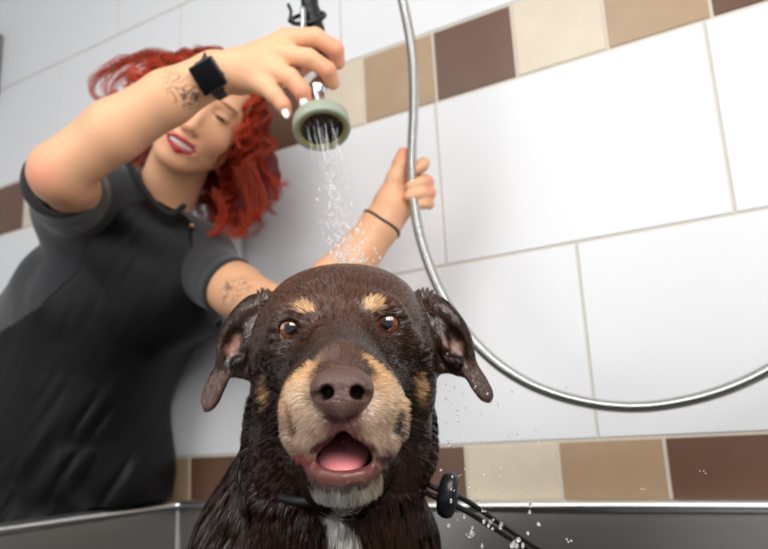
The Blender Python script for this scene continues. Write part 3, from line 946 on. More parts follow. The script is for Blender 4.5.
# thumb up along the hose
chain(f, [U(389, 200, PY-.010), U(395, 178, PY-.020), U(400, 163, PY-.022), U(403, 152, PY-.020)], [.019, .0125, .0105, .0085], .006, k0=.010)
for k_, m_, t_, r_ in ((U(412, 172, PY+.006), U(424, 163, PY-.006), U(415, 170, PY-.024), .0092),
                       (U(413, 182, PY+.004), U(428, 182, PY-.012), U(411, 186, PY-.034), .0098),
                       (U(413, 193, PY+.004), U(430, 193, PY-.012), U(409, 196, PY-.034), .0096),
                       (U(411, 203, PY+.006), U(429, 204, PY-.008), U(414, 206, PY-.028), .0086)):
    chain(f, [U(400, 198, PY+.008), k_, (k_+m_)/2+np.array([.006, -.002, .001]), m_, (m_+t_)/2+np.array([.003, -.006, 0]), t_], [.013, r_*1.08, r_*1.05, r_, r_*.98, r_*.85], .0025, k0=.008)
guard(f); WV, WQ = f.mesh(); WV, WQ = keep_big(WV, WQ); WV = relax(WV, WQ, 2, .5)
del f
print('woman verts', len(WV))
SK = np.array(rgb(226, 172, 134)); SKP = np.array(rgb(212, 130, 108)); SKD = np.array(rgb(196, 134, 100))
c = np.tile(SK, (len(WV), 1)); nz = vnoise(WV, 30, 3)[:, None]
c = c*(1+.05*nz)
def mx(w, cc):
    global c
    w = np.clip(w, 0, 1)[:, None]; c = c*(1-w)+np.asarray(cc)*w
mx(ss(el_d(WV, U(46, 176, .93), (.024, .04, .024)), .03)*.5, rgb(222, 128, 112))
for k_ in (U(335, 52, .884), U(326, 72, .874), U(301, 94, .870), U(286, 110, .88), U(428, 182, 1.03), U(430, 193, 1.03), U(402, 155, 1.02)):
    mx(ss(el_d(WV, k_, (.016, .02, .016)), .018)*.55, rgb(224, 138, 112))
L3 = (WV-HC) @ HB
def hl(x, y, z, r): return el_d(L3, np.array([x, y, z]), r)
for s in (-1, 1):
    mx(ss(hl(s*.040, .06, -.03, (.02, .03, .018)), .02)*.35, rgb(222, 128, 108))
    mx(ss(np.abs(L3[:, 2]-(.036+.0-.0))-.0 if False else hl(s*.033, .08, .0335, (.019, .02, .0030)), .002)*.8, rgb(92, 50, 36))  # brows
    mx(ss(hl(s*.031, .082, .0105, (.0155, .02, .0022)), .002)*.9, rgb(38, 22, 20))                 # lashes
    mx(ss(hl(s*.031, .085, .019, (.015, .02, .0055)), .006)*.35, rgb(140, 88, 72))
lipc = rgb(176, 28, 62)
dl = np.full(len(WV), 1.)
for ch, rr in ((up_l, .0052), (lo_l, .0062)):
    for i in range(4): dl = np.minimum(dl, seg_d(WV, ch[i], ch[i+1], rr, rr))
mx(ss(dl, .002), lipc)
mx(ss(hl(0, .072, -.0632, (.023, .010, .006)), .002)*(L3[:, 1] < .080), rgb(90, 20, 24))
tat = np.maximum(ss(seg_d(WV, U(172, 83, .89), U(196, 104, .89), .015, .020), .012), 0)
tat = np.maximum(tat, .8*ss(el_d(WV, U(238, 292, 1.11), (.030, .06, .024)), .014))
M_skin = mat('skin', attr='Col', rough=.42, spec=.4, sss=.15, bump=(260, .08, .001))
# ink lines of the tattoos: thin contour lines of a noise field inside a mask
nt = M_skin.node_tree; LN = nt.links.new; pb = nt.nodes['Principled BSDF']
ca = [n for n in nt.nodes if n.bl_idname == 'ShaderNodeAttribute'][0]
ta = nt.nodes.new('ShaderNodeAttribute'); ta.attribute_name = 'tattoo'
tcn = nt.nodes.new('ShaderNodeTexCoord'); vo = nt.nodes.new('ShaderNodeTexNoise'); vo.inputs['Scale'].default_value = 46; vo.inputs['Detail'].default_value = 1.5; vo.inputs['Distortion'].default_value = 1.2
LN(tcn.outputs['Object'], vo.inputs['Vector'])
def mth(op, a, b=None, cl=False):
    n = nt.nodes.new('ShaderNodeMath'); n.operation = op; n.use_clamp = cl
    for i, v in enumerate((a, b)):
        if v is None: continue
        if isinstance(v, (int, float)): n.inputs[i].default_value = v
        else: LN(v, n.inputs[i])
    return n.outputs[0]
w1 = mth('ABSOLUTE', mth('SUBTRACT', mth('FRACT', mth('MULTIPLY', vo.outputs['Fac'], 7.0)), .5))
w1 = mth('MULTIPLY', mth('SUBTRACT', .2, w1), 9.0, True)
w1 = mth('MULTIPLY', mth('MULTIPLY', w1, ta.outputs['Fac']), .85)
mxn = nt.nodes.new('ShaderNodeMix'); mxn.data_type = 'RGBA'
LN(w1, mxn.inputs['Factor']); LN(ca.outputs['Color'], mxn.inputs['A']); mxn.inputs['B'].default_value = (*rgb(62, 58, 62), 1)
LN(mxn.outputs['Result'], pb.inputs['Base Color'])
wbody = mesh_obj('body', WV, WQ, M_skin, woman, colors=np.clip(c, 0, 1), attrs={'tattoo': tat})
# teeth, eyes, nails
V, Q = uvsphere(hp(0, .0735, -.0622), (.0260, .0092, .0068), 24, 12, HB)
mesh_obj('teeth', V, Q, mat('teeth', rgb(240, 236, 230), .2), wbody)
vf = [uvsphere(hp(s*.031, .0735, .0085), (.011, .0105, .0038), 20, 12, HB) for s in (-1, 1)]
for v_ in vf: mesh_obj('eye', *v_, mat('woman_eye', rgb(48, 34, 30), .1), wbody)
M_nail = mat('white_nail', rgb(238, 236, 234), .15)
def nail(p, d, n_, sz=(.0052, .0015, .0078)):
    d = np.asarray(d, float); R = frame_from(d, np.cross(n_, d))
    R = np.stack([R[:, 0], R[:, 1], R[:, 2]], 1)
    V, Q = uvsphere(p, sz, 16, 10, R); mesh_obj('fingernail', V, Q, M_nail, wbody)
nail(U(285.5, 113, .8745), U(288, 119, .884)-U(283, 105, .880), (0, -1, 0), (.0048, .0016, .0075))
nail(U(304, 103, .8745), U(306, 110, .884)-U(302, 91, .874), (0, -1, .1), (.0054, .0016, .0080))

# --- trousers and shoes
M_trous = mat('dark_trousers', rgb(30, 31, 34), .8, sheen=.2)
f = Field(axis([(-.85, -.2, .012)]), axis([(1.25, 1.75, .012)]), axis([(.04, H-.02, .014)]))
f.add(ell(pel+np.array([0, 0, .02]), (.175, .125, .14)), .04)
for h, sx in ((hipL, .01), (hipR, -.03)):
    kn_ = np.array([h[0]+sx, h[1], .50]); an = np.array([h[0]+sx*1.4, h[1]+.01, .09])
    f.add(cone(h+np.array([0, 0, -.03]), kn_, .098, .070), .02); f.add(cone(kn_, an, .070, .060), .02)
guard(f); V, Q = f.mesh(); mesh_obj('trousers', V, Q, M_trous, woman)
for h, sx in ((hipL, .01), (hipR, -.03)):
    an = np.array([h[0]+sx*1.4, h[1]+.01, .09])
    f = fine(an+np.array([-.07, -.25, -.09]), an+np.array([.07, .10, .05]), .006)
    f.add(cone(an+np.array([0, .02, -.03]), an+np.array([0, -.16, -.045]), .052, .040), .02)
    f.add(cone(an+np.array([0, .03, -.055]), an+np.array([0, -.17, -.058]), .046, .040), .01)
    V, Q = f.mesh(); V[:, 2] = np.maximum(V[:, 2], .002); mesh_obj('shoe', V, Q, mat('black_shoe', rgb(25, 25, 27), .5), woman)

# --- grey scrub shirt
M_shirt = mat('charcoal_scrub_fabric', rgb(42, 42, 45), .85, sheen=.25, bump=(500, .2, .001))
def torso_prims(g):
    return [(ell(pel+np.array([0, 0, .03]), (.165+g, .115+g, .14+g)), .04),
            (cone(pel+np.array([0, 0, .08]), chest+np.array([0, .02, -.05]), .122+g, .138+g), .06), (ell(U(45, 350, 1.42), (.115+g, .09+g, .16+g)), .05), (ell(U(112, 478, 1.42), (.098+g, .085+g, .13+g)), .06),
            (ell(chest, (.172+g, .105+g, .145+g)), .05),
            (cone(shR, shL, .058+g, .053+g), .05),
            (cone(shR+np.array([.04, .03, -.05]), shL+np.array([-.03, .03, -.05]), .088+g, .078+g), .05)] + \
           [(ell(U(px, py, 1.285), (.066+g, .057+g, .064+g)), .03) for px, py in ((80, 296), (152, 304))]
def shirt_field(g, h):
    f = Field(axis([(-.96, -.20, h)]), axis([(.90, 1.70, h)]), axis([(.82, H+.54, h)]))
    for p, k in torso_prims(g): f.add(p, k)
    return f
f = shirt_field(.006, .0042)
slv = U(58, 180, 1.0)
f.add(cone(shR, slv, .068, .0555), .04)
f.add(cone(shR, shL, .066, .052), .05)
f.add(cone(shR+np.array([0, 0, .01]), nb+np.array([-.03, .03, .01]), .060, .050), .04)
f.add(ell(U(126, 194, 1.235), (.055, .055, .045), rot(ry=30)), .03)
f.add(cone(shL+np.array([0, 0, -.01]), U(235, 291, 1.16), .053, .0505), .03)
f.add(cone(U(236, 290, 1.16), U(282, 317, 1.09), .0515, .0485), .01)
# cut hems, hollow the sleeves, open the neck
d = (elb-shR)/np.linalg.norm(elb-shR)
def halfspace(p, n, R=.16):
    lo = p-R; hi = p+R
    return lo, hi, (lambda P: np.maximum(-((P-p) @ n), np.sqrt(((P-p)**2).sum(-1))-R))
f.add(halfspace(slv-d*.012, d, .14), .003, sub=True)
f.add(cone(shR+d*.08, elb+d*.05, .044, .050), .004, sub=True)
dl_ = (U(238, 286, 1.16)-shL); dl_ /= np.linalg.norm(dl_)
dl_ = U(270, 312, 1.12)-U(222, 276, 1.175); dl_ /= np.linalg.norm(dl_)
f.add(halfspace(U(222, 282, 1.15), dl_, .12), .003, sub=True)
guard(f)
f.add(ell(U(160, 172, 1.20), (.030, .090, .036), rot(ry=25)), .006, sub=True)
f.add(cone(U(156, 180, 1.17), U(172, 206, 1.17), .026, .008), .006, sub=True)
V, Q = f.mesh(); V, Q = keep_big(V, Q); V = relax(V, Q, 2, .5)
N_ = vnormals(V, Q)
fold = vnoise(V*np.array([1, 1, .5]), 14, 21)*.006+vnoise(V*np.array([1.2, 1, .6]), 34, 22)*.0025
amt = np.clip((1.20+0*V[:, 0]-V[:, 2])/.2, .35, 1)
V = V+N_*(fold*amt)[:, None]
mesh_obj('shirt', V, Q, M_shirt, woman)
# collar band along the V neck
M_coll = mat('black_collar_trim', rgb(28, 29, 32), .8)
cp = [U(126, 160, 1.22), U(136, 176, 1.185), U(152, 200, 1.165), U(170, 214, 1.165), U(184, 206, 1.19)]
v, q = tube(resample(catmull(cp, 8), .006), .0055, 10); v = np.array(v)
mesh_obj('collar', v, q, M_coll, woman)

# --- black apron
M_apron = mat('black_nylon_apron', rgb(7, 7, 9), .5, spec=.3, bump=(160, .12, .002, (1, 1, .5)))
f = shirt_field(.021, .0042)
# lower skirt of the apron over the hips
f.add(cone(pel+np.array([-.02, -.02, .0]), pel+np.array([-.02, -.02, -.22]), .165, .17), .05)
ap = [U(a, b, 1.26) for a, b in ((126, 158), (118, 200), (108, 240), (88, 280), (50, 312), (-60, 345), (-120, 420), (-120, 900), (330, 900), (330, 480), (215, 330), (206, 262), (203, 236), (192, 222), (172, 212), (152, 190), (140, 166))]
apv = [(p[0], p[2]) for p in ap]
XX, YY, ZZ = [a.astype(float) for a in f.a]
PX_, PZ_ = np.meshgrid(XX, ZZ, indexing='ij')
pd = poly2(PX_, PZ_, apv).astype(np.float32)
f.D = np.maximum(f.D, pd[:, None, :])
g = shirt_field(.013, .0042); f.D = np.maximum(f.D, -g.D)
yc = np.array([[1.33+.10*max(0, 0)]], dtype=np.float32)
f.D = np.maximum(f.D, (f.a[1][None, :, None]-1.45))
f.D = np.maximum(f.D, -(f.a[2][None, None, :]-.83)*1.0+0*f.D)
del g
guard(f, .001, .003)
V, Q = f.mesh(); V, Q = keep_big(V, Q, 2); V = relax(V, Q, 2, .5)
N_ = vnormals(V, Q)
out = np.array([0, -1, 0])
t1 = vnoise(V*np.array([1, .6, .35]), 16, 31); t2 = vnoise((V @ rot(ry=35))*np.array([1.3, .6, .3]), 30, 32)
low = np.clip((H+.16-V[:, 2])/.16, .15, 1)
V = V+out*((t1*.014+np.abs(t2)*.013)*low)[:, None]
apron = mesh_obj('apron', V, Q, M_apron, woman)
M_snap = mat('brass_snap', rgb(150, 120, 90), .3, metal=1)
for px, py in ((192, 226), (197, 238)):
    # seat each snap on the apron surface
    r0 = U(px, py, 1.0)-np.array([0, 0, H]); r0 /= np.linalg.norm(r0)
    q = V-np.array([0, 0, H]); t = q @ r0; dd = np.linalg.norm(q-t[:, None]*r0, axis=1); near = dd < .006
    tt = t[near].min() if near.any() else 1.2
    p = np.array([0, 0, H])+r0*(tt-.001)
    v, q_ = lathe([(0, .003), (.003, .0028), (.0048, .0012), (.005, 0), (.005, -.002)], p, -r0, 16)
    mesh_obj('snap', v, q_, M_snap, apron)

# --- hair
def hair_locks():
    r = np.random.default_rng(11); allK = []; cols = []; W_ = []
    m = 34
    nl = 300
    made = 0
    while made < nl:
        v = r.normal(size=3); v /= np.linalg.norm(v)
        if v[1] > .18+.35*v[2] or v[2] < -.45: continue
        if v[1] > .0 and v[2] < .35: continue
        base = np.array([v[0]*.074, v[1]*.090-.014, v[2]*.090+.018])
        p0 = hp(*base); n0 = HB @ (v*np.array([1, .8, 1])); n0 /= np.linalg.norm(n0)
        side = 1 if (v[0] > .0) else -1
        # hair parts on top: picture-right mass falls over her left shoulder, the rest behind her back
        L = r.uniform(.13, .215) if side > 0 else r.uniform(.10, .17)
        aim = np.array([-.27, .22, -1.0]) if side > 0 else np.array([-1.0, .25, -.45])
        sw = r.normal(size=3)*.16
        P = [p0]; dv = n0*(.26 if side > 0 else .7)+np.array([0, .15, 0])
        n_s = m-1; st = L/n_s
        pos = p0.copy()
        for k in range(n_s):
            t = k/n_s
            dv = dv*(.86)+(aim+sw)*(.14)*1.15
            dd = dv/np.linalg.norm(dv)
            q = pos+dd*st
            # stay outside the head
            loc = (q-HC) @ HB; e = loc/np.array([.080, .094, .096]); le = np.linalg.norm(e-np.array([0, -.1, .2]))
            if le < 1: q = HC+HB @ ((e-np.array([0, -.1, .2]))/le*1.0+np.array([0, -.1, .2]))@np.diag([1, 1, 1]) if False else HC+HB @ (((e-np.array([0, -.1, .2]))/le+np.array([0, -.1, .2]))*np.array([.080, .094, .096]))
            pos = q; P.append(q)
        P = np.array(P)
        T = np.gradient(P, axis=0); T /= np.linalg.norm(T, axis=1, keepdims=True)
        a = np.cross(T, np.array([.3, 1, .2])); a /= np.linalg.norm(a, axis=1, keepdims=True); b = np.cross(T, a)
        R_ = r.uniform(.004, .010); turns = L/r.uniform(.045, .07); ph = r.uniform(0, 6.28)
        tt = np.linspace(0, 1, m)[:, None]
        amp = R_*np.clip(tt*3.5, 0, 1)*(1+.4*tt)
        C_ = P+amp*(np.cos(ph+6.28*turns*tt)*a+np.sin(ph+6.28*turns*tt)*b)
        tone = r.uniform(.6, 1.25)
        ns = 22
        for j in range(ns):
            o1, o2 = r.normal(size=2)*.0034
            fr = r.uniform(0, .35)
            K = C_+(a*o1+b*o2)*(.7+.8*tt)+fr*.004*(np.cos(ph*2+22*tt+j)*a+np.sin(ph+17*tt+j)*b)
            allK.append(K); W_.append(.00075*(1-.8*np.linspace(0, 1, m)**3)); cols.append(tone*r.uniform(.75, 1.25))
        made += 1
    # loose curls seen against the wall
    fly = [([(200, 62), (150, 52), (118, 66), (98, 78), (92, 92), (104, 100), (112, 90)], 1.22), ([(180, 58), (140, 56), (110, 74), (106, 92), (122, 98)], 1.22),
           ([(190, 60), (150, 62), (125, 74), (112, 88), (120, 104)], 1.2), ([(255, 150), (268, 178), (276, 196), (264, 206), (258, 196)], 1.2),
           ([(250, 140), (262, 170), (280, 184), (290, 182)], 1.2), ([(240, 170), (252, 205), (246, 226), (232, 236), (226, 226)], 1.18),
           ([(248, 160), (262, 196), (256, 216), (244, 222), (240, 210)], 1.18), ([(215, 190), (222, 214), (214, 234), (204, 232)], 1.17),
           ([(252, 90), (266, 120), (262, 145), (272, 168), (280, 190)], 1.2), ([(150, 60), (120, 60), (96, 76), (88, 84)], 1.22)]
    for pts, y in fly:
        C0 = resample(catmull([U(a_, b_, y+.01*k) for k, (a_, b_) in enumerate(pts)], 8), .002)
        ii = np.linspace(0, len(C0)-1, m).astype(int); C0 = C0[ii]
        for j in range(26):
            o = r.normal(size=3)*.0045
            K = C0+o*(1-.3*np.linspace(0, 1, m)[:, None])+.003*np.sin(np.linspace(0, 9, m)+j)[:, None]*r.normal(size=3)
            allK.append(K); W_.append(.0006*(1-.8*np.linspace(0, 1, m)**3)); cols.append(r.uniform(.8, 1.3))
    return np.array(allK), np.array(W_), np.array(cols)
K, W_, tone = hair_locks()
ywk = K[..., 0]*math.sin(YAW)+K[..., 1]*math.cos(YAW); K = K-np.maximum(ywk-(SC-.02), 0)[..., None]*np.array([math.sin(YAW), math.cos(YAW), 0])
T = np.gradient(K, axis=1); view = np.random.default_rng(4).normal(size=(len(K), 1, 3))*.5+np.array([0, -1, 0.])
side = np.cross(T, view); side /= np.linalg.norm(side, axis=-1, keepdims=True)
V, Q = ribbons(K, W_, side)
hc = np.array(rgb(158, 50, 20))[None]*tone[:, None]; m = K.shape[1]
C = np.repeat(hc, m*2, axis=0)
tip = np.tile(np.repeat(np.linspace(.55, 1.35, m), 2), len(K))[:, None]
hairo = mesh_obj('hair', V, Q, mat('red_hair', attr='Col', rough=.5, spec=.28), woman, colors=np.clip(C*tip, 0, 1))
# dense inner mass of the hair
f = fine(HC+np.array([-.20, -.10, -.27]), HC+np.array([.22, .20, .19]), .005)
f.add(hell(0, -.022, .030, (.078, .088, .086)), .01)
f.add(cone(hp(.062, -.03, .03), HC+np.array([.085, .05, -.09]), .036, .034), .03)
f.add(cone(HC+np.array([.085, .05, -.09]), HC+np.array([.055, .06, -.165]), .032, .018), .03)
f.add(cone(hp(-.06, -.05, .02), HC+np.array([-.115, .08, -.05]), .045, .025), .03)
f.add(hell(0, .075, -.03, (.060, .055, .085)), .01, sub=True)
V, Q = f.mesh(); V, Q = keep_big(V, Q); N_ = vnormals(V, Q)
V = V+N_*(vnoise(V, 60, 8)*.006)[:, None]
mesh_obj('hair_mass', V, Q, mat('deep_red_hair', rgb(92, 22, 16), .6, noise_col=(70, .4)), hairo)

# --- wristwatch on the right wrist
ax = U(240, 66, .9)-U(190, 96, .915); ax /= np.linalg.norm(ax)
wc = U(213, 76, .9055)
watch = root('wristwatch', wc, 'black square smartwatch with dark strap on her raised wrist', 'watch')
out = CAM0-wc+np.array([0, 0, .12]); out = out-(out @ ax)*ax; out /= np.linalg.norm(out)
tr = np.cross(ax, out)
V = []; Fc = []
n_, prof = 40, [(-.0105, 0), (-.0105, .0022), (-.0085, .0030), (.0085, .0030), (.0105, .0022), (.0105, 0)]
for h_, r_ in prof:
    for k in range(n_):
        a = 2*math.pi*k/n_
        V.append(wc+ax*h_+(.0300+r_)*(math.cos(a)*out+math.sin(a)*tr))
for i in range(len(prof)):
    i2 = (i+1) % len(prof)
    for k in range(n_):
        k2 = (k+1) % n_; Fc.append((i*n_+k, i*n_+k2, i2*n_+k2, i2*n_+k))
mesh_obj('strap', V, Fc, mat('strap_fabric', rgb(52, 52, 54), .8, bump=(900, .5, .001)), watch)
Rw_ = np.stack([tr, ax, out], 1)
v, q = box(wc+out*.0355, (.042, .037, .0095), Rw_, .0035); mesh_obj('case', v, q, mat('dark_aluminium', rgb(58, 60, 66), .3, metal=.8), watch)
v, q = box(wc+out*.0402, (.0375, .0325, .0012), Rw_, .0005); mesh_obj('screen', v, q, mat('black_glass', (.003, .003, .004), .35, spec=.15), watch)
v, q = lathe([(0, .0035), (.003, .0035), (.0034, .003), (.0034, 0)], wc+out*.035+ax*.016+tr*.006, ax, 14); mesh_obj('crown', v, q, mat('dark_crown', rgb(70, 70, 76), .3, metal=1), watch)

# --- hair tie on the left wrist
ax = U(394, 206, PY)-wrL; ax /= np.linalg.norm(ax)
a1 = np.cross(ax, [0, 1, 0]); a1 /= np.linalg.norm(a1); a2 = np.cross(ax, a1)
tc_ = U(381.5, 224, PY)
P = [tc_+.0312*(math.cos(t)*a1+math.sin(t)*a2)+ax*.0012*math.sin(3*t) for t in np.linspace(0, 2*math.pi, 60)]
v, q = tube(P, .0022, 8, cap=False)
tag(mesh_obj('hair_tie', v, q, mat('black_elastic', rgb(28, 26, 28), .7), loc=tc_), 'thin black hair tie worn around her left wrist', 'hair tie')

# ================================================================== SHOWER
M_chrome = mat('chrome', rgb(205, 208, 212), .08, metal=1)
M_blk = mat('black_rubber', rgb(22, 22, 24), .35)
hp0 = U(297, -30, .925); 
axis_h = None
pts = [U(303, -26, .915), U(309, 0, .912), U(316, 30, .905), U(322, 58, .902)]
sh = root('hand_shower', U(321, 122, .885), 'hand-held shower with pale green ring, chrome neck and black grip spraying water', 'shower')
P = resample(catmull(pts, 8), .004)
n = len(P); rr = np.full(n, .0122); rr += .0006*np.sin(np.arange(n)*1.6); rr[:2] *= .9; rr[-2:] *= .92
v, q = tube(P, rr, 20); mesh_obj('grip', v, q, M_blk, sh)
P = resample(catmull([U(322, 46, .902), U(326, 62, .902), U(324, 76, .900), U(317, 92, .895), U(321, 112, .888)], 8), .003)
n = len(P); t = np.linspace(0, 1, n)
rr = .0120-.003*t+.0035*np.exp(-((t-.35)/.07)**2)+.0030*np.exp(-((t-.62)/.08)**2)
v, q = tube(P, rr, 20); mesh_obj('neck', v, q, M_chrome, sh)
# trigger lever
v, q = tube(resample(catmull([U(303, 8, .893), U(303, 30, .888), U(299, 60, .890), U(297, 92, .890)], 6), .004), .0042, 10)
mesh_obj('trigger', v, q, M_chrome, sh)
hc_ = U(321.5, 126, .885)
na = np.array([.10, -.42, -1]); na /= np.linalg.norm(na)     # direction of the spray
M_green = mat('pale_green_ring', rgb(152, 160, 142), .35)
prof = [(.006, -.024), (.012, -.022), (.024, -.018), (.0345, -.013), (.0378, -.009), (.0382, .007), (.0372, .009), (.0325, .0095), (.0318, .008)]
v, q = lathe(prof, hc_, na, 56); mesh_obj('ring', v, q, M_green, sh)
v, q = lathe([(.0320, .0085), (.0300, .0075), (.0290, .0055), (.0001, .0055)], hc_, na, 48); fp = mesh_obj('spray_face', v, q, M_blk, sh)
v, q = lathe([(.0318, .0088), (.0300, .0092), (.0288, .0080), (.0284, .0056)], hc_, na, 48); mesh_obj('brass_seal', v, q, mat('yellowed_seal', rgb(150, 140, 70), .4), fp)
Rn = frame_from(na, (1, 0, 0)); vf = []; noz = []
for ring_r, cnt in ((.006, 6), (.013, 10), (.020, 14)):
    for k in range(cnt):
        a = 2*math.pi*k/cnt+ring_r*90
        p = hc_+Rn @ np.array([ring_r*math.cos(a), ring_r*math.sin(a), .0055]); noz.append(p)
        vf.append(lathe([(.0014, -.0005), (.0013, .0016), (.0006, .0022), (0, .0022)], p, na, 8))
v, q = merge(*vf); tag(mesh_obj('nozzles', v, q, M_blk, fp), kind='stuff')

# black ring clip round the grip
c = U(309, 18, .908)
gax = P[0]-P[0]+(pts[2]-pts[1]); gax /= np.linalg.norm(gax)
tx = np.cross(gax, [0, 1, 0]); tx /= np.linalg.norm(tx); ty = np.cross(gax, tx)
tilt = gax*.35
cr = U(308, 18, .908)
Pc = [cr+.0238*(math.cos(t_)*tx*1.0+math.sin(t_)*(ty*.60+gax*.85)) for t_ in np.linspace(0, 2*math.pi, 60)]
v, q = tube(Pc, .0032, 10, cap=False)
clip = tag(mesh_obj('ring_clip', v, q, M_blk, loc=cr), 'black plastic ring clip looped around the shower grip', 'clip')
v, q = tube(resample(catmull([U(289, 22, .900), U(291, 12, .898), U(288, 4, .896)], 5), .003), [.0026]*3+[.0014]*50 if False else .0024, 8)
mesh_obj('tab', v, q, M_blk, clip)

# ---- corrugated metal hose
hose_px = [(392, -60, .99), (398, -20, 1.0), (405, 12, 1.0), (411, 45, 1.0), (413.5, 80, 1.005), (413.5, 115, 1.01), (412, 145, 1.012), (411.5, 172, 1.012),
           (414, 203, 1.012), (421, 240, 1.00), (436, 282, .98), (457, 320, .955), (484, 352, .93), (515, 376, .905), (551, 393, .885), (595, 404, .865),
           (638, 407, .85), (680, 402, .835), (724, 390, .82), (768, 370, .805), (820, 338, .79), (870, 290, .78)]
HP = resample(catmull([U(*p) for p in hose_px], 14), .00085)
k = np.arange(len(HP)); rr = .0067+.0010*np.cos(k*2*math.pi/4)
v, q = tube(HP, rr, 16)
hz = root('shower_hose', HP[len(HP)//2], 'corrugated silver metal hose hanging in a wide loop before the tiles', 'hose')
M_hose = mat('hose_steel', (.55, .55, .54), .16, metal=1)
mesh_obj('hose_body', v, q, M_hose, hz)
for a, b in ((HP[0], HP[20]), (HP[-20], HP[-1])):
    v, q = tube([a, (a+b)/2, b], [.0095, .0105, .0095], 16); mesh_obj('end_fitting', v, q, M_chrome, hz)

# ---- water
M_water = mat('water', (.95, .97, 1), .02, trans=1, ior=1.33)
M_drop = mat('bright_water', (1, 1, 1), .05, trans=.75, ior=1.33, spec=.8)
r = np.random.default_rng(5); vf = []
for i, p in enumerate(noz):
    if i % 2 and i > 5: continue
    tgt = U(347, 262, .80)+r.normal(size=3)*np.array([.018, .012, .004])
    v0 = na*.9+r.normal(size=3)*.02
    N_ = 40; L_ = []
    for t in np.linspace(0, 1, N_):
        q_ = p*(1-t)**1.0+tgt*t + (na*.035)*(t*(1-t))*2
        L_.append(q_)
    L_ = np.array(L_)
    brk = r.uniform(.18, .34); n1 = int(N_*brk)
    v, q = tube(L_[:n1], 0.00048*(1+.35*np.sin(np.arange(n1)*1.3+i)), 7); vf.append((v, q))
    for k in range(n1, N_):
        if r.random() < .62:
            c_ = L_[k]+r.normal(size=3)*.0015*(1+2.2*(k/N_)); s_ = r.uniform(.0005, .0012)
            vf.append(uvsphere(c_, (s_, s_, s_*r.uniform(1.2, 2.6)), 8, 6))
v, q = merge(*vf)
tag(mesh_obj('shower_water', v, q, M_drop, loc=hc_), 'thin streams of water falling from the shower onto the dog', 'water', kind='stuff')
vf = []
for i in range(90):      # splash where the water lands
    c_ = U(347+r.normal()*10, 262-abs(r.normal())*17, .80+r.normal()*.015); s_ = r.uniform(.0005, .0014)
    vf.append(uvsphere(c_, (s_, s_, s_*r.uniform(1, 2)), 8, 6))
for i in range(150):     # drops shaken off to the right of the dog
    x, y = r.uniform(440, 570), r.uniform(380, 548)
    if r.random() < (x-440)/160: continue
    s_ = r.uniform(.0004, .0011)*(1.25 if y > 500 else 1)
    vf.append(uvsphere(U(x, y, r.uniform(.50, .74)), (s_, s_, s_*r.uniform(1, 1.6)), 8, 6))
for x, y, s_ in ((516, 541, .0030), (471, 533, .0026), (490, 520, .0014), (541, 522, .0016), (500, 528, .0018), (566, 540, .0013), (449, 443, .0022), (560, 500, .001), (640, 490, .0009), (700, 470, .0008)):
    for k in range(3): vf.append(uvsphere(U(x+r.normal()*2.5, y+r.normal()*1.6, .62+r.normal()*.01), (s_*.7, s_*.6, s_*.7), 10, 8))
v, q = merge(*vf)
tag(mesh_obj('water_splash', v, q, M_drop, loc=U(480, 450, .62)), 'small water drops splashing around the dog and the bath', 'water drops', kind='stuff')

# ---- grooming noose round the neck
M_cord = mat('black_cord', rgb(20, 20, 22), .45, bump=(700, .5, .001))
tg = U(448, 495, .655)
loopo = root('grooming_loop', tg, 'black cord loop with round toggle on the dog neck, tied off at right', 'leash')
nc_ = U(338, 478, .70); un = np.array([0, -.12, 1.]); un /= np.linalg.norm(un)
e1 = np.array([1., 0, 0]); e2 = np.cross(un, e1)
q_ = DV-nc_; hgt = q_ @ un; sel = (np.abs(hgt) < .006) & (DV[:, 1] > .585)
aa = np.arctan2(q_[sel] @ e2, q_[sel] @ e1); rad = np.hypot(q_[sel] @ e1, q_[sel] @ e2)
P = []; NB = 72
wmax = lambda t_: (lambda m_: rad[m_].max() if m_.any() else .085)(np.abs((aa-t_+math.pi) % (2*math.pi)-math.pi) < .1)
Rb = np.array([wmax(t_) for t_ in np.linspace(-math.pi, math.pi, NB, endpoint=False)])
for _ in range(3): Rb = (np.roll(Rb, 1)+2*Rb+np.roll(Rb, -1))/4
for t_, r__ in zip(np.linspace(-math.pi, math.pi, NB, endpoint=False), Rb): P.append(nc_+(r__-.016+.012*math.exp(-((t_+1.98)/.30)**2)-.004*max(0, math.cos(t_)))*(math.cos(t_)*e1+math.sin(t_)*e2))
P.append(P[0])
v, q = tube(P, .0042, 8, cap=False); mesh_obj('neck_loop', v, q, M_cord, loopo)
dirt = U(540, 549, .70)-tg; dirt /= np.linalg.norm(dirt)
v, q = lathe([(0, -.008), (.010, -.0078), (.0135, -.006), (.0150, -.002), (.0150, .002), (.0135, .006), (.010, .0078), (0, .008)], (0, 0, 0), (0, 0, 1), 28)
ta_ = np.array([.93, -.25, -.22]); Rt = frame_from(ta_, (0, 0, 1))
v = [tg+Rt @ (np.array(p)*np.array([1.32, .9, 1.0])) for p in v]; mesh_obj('toggle', v, q, mat('toggle_plastic', rgb(26, 27, 30), .3), loopo)
ex_, ez_ = onwall(606, 589, .047); endp = W(ex_, YK-.043, ez_)
for o1 in (-.004, .004):
    P = resample(catmull([tg+np.array([-.030, .02, .012+o1]), tg+np.array([-.006, .004, o1]), tg+(endp-tg)*.08+np.array([0, 0, o1*1.2]), tg+(endp-tg)*.35+np.array([0, 0, o1*.9-.003]), tg+(endp-tg)*.7+np.array([0, 0, o1*.5-.003]), endp], 8), .006)
    v, q = tube(P, .0026, 8); mesh_obj('cord', v, q, M_cord, loopo)
v, q = lathe([(0, .012), (.006, .012), (.007, .008), (.012, .006), (.012, -.001)], W(ex_, YK-.0375, ez_), -np.array([math.sin(YAW), math.cos(YAW), 0]), 18)
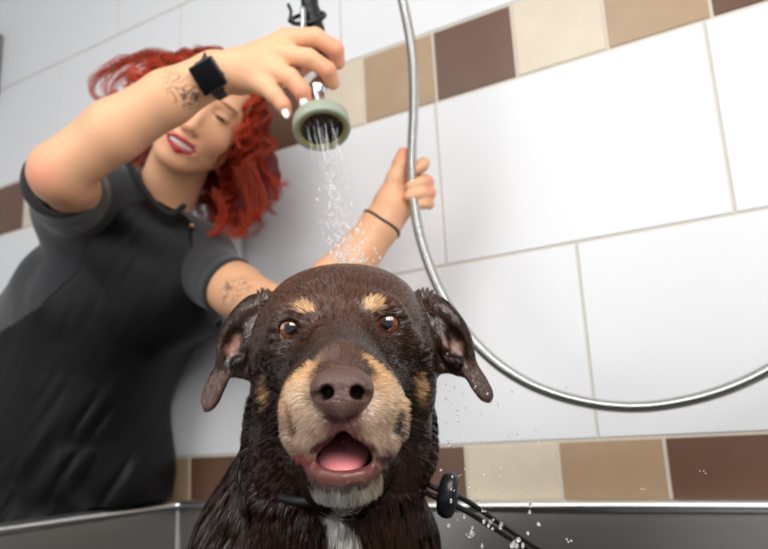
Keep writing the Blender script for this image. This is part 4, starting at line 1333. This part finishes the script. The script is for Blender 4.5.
mesh_obj('eye_bolt', v, q, M_chrome, tub)

# ================================================================== LIGHT AND CAMERA
def area(name, loc, target, size, power, colr=(1, 1, 1), sy=None):
    l = bpy.data.lights.new(name, 'AREA'); l.energy = power; l.color = colr; l.size = size
    if sy: l.shape = 'RECTANGLE'; l.size_y = sy
    o = bpy.data.objects.new(name, l); col.objects.link(o); o.location = loc
    d = Vector(target)-Vector(loc); o.rotation_euler = d.to_track_quat('-Z', 'Y').to_euler()
    return o
area('softbox_light', (.75, -.75, H+.95), (-.15, .9, H+.1), .9, 19.5, (1, .985, .96))
area('front_light', (.12, -.45, H+.62), (0, .9, H), .45, 7, (1, .99, .97))
area('ceiling_light', (-.6, .1, H+.98), (-.5, .8, H-.3), 1.0, 8, (1, .99, .97))
area('left_fill_light', (-1.6, -.5, H+.5), (-.4, 1.0, H+.1), 1.0, 11, (1, 1, 1))  # unseen fill lamp, added to brighten the left side; no window there
wd = bpy.data.worlds.new('World'); scene.world = wd; wd.use_nodes = True
wd.node_tree.nodes['Background'].inputs['Color'].default_value = (.92, .93, .95, 1)
wd.node_tree.nodes['Background'].inputs['Strength'].default_value = .5

cam_d = bpy.data.cameras.new('Camera'); cam = bpy.data.objects.new('Camera', cam_d); col.objects.link(cam)
cam_d.sensor_width = 36; cam_d.lens = F/768*36; cam_d.clip_start = .01
cam.matrix_world = Matrix(((_rt[0], _up[0], -_fw[0], 0), (_rt[1], _up[1], -_fw[1], 0), (_rt[2], _up[2], -_fw[2], H), (0, 0, 0, 1)))
cam_d.dof.use_dof = True; cam_d.dof.focus_distance = .50; cam_d.dof.aperture_fstop = 8
scene.camera = cam
scene.view_settings.view_transform = 'Standard'; scene.view_settings.look = 'None'
scene.view_settings.exposure = 0; scene.view_settings.gamma = 1; scene.view_settings.use_curve_mapping = False

bpy.context.view_layer.update()
Rz = Matrix.Translation((0, 0, 0)) @ Matrix.Rotation(YAW, 4, 'Z')
for o in list(scene.objects):
    if o.type in ('LIGHT', 'CAMERA'): o.matrix_world = Rz @ o.matrix_world
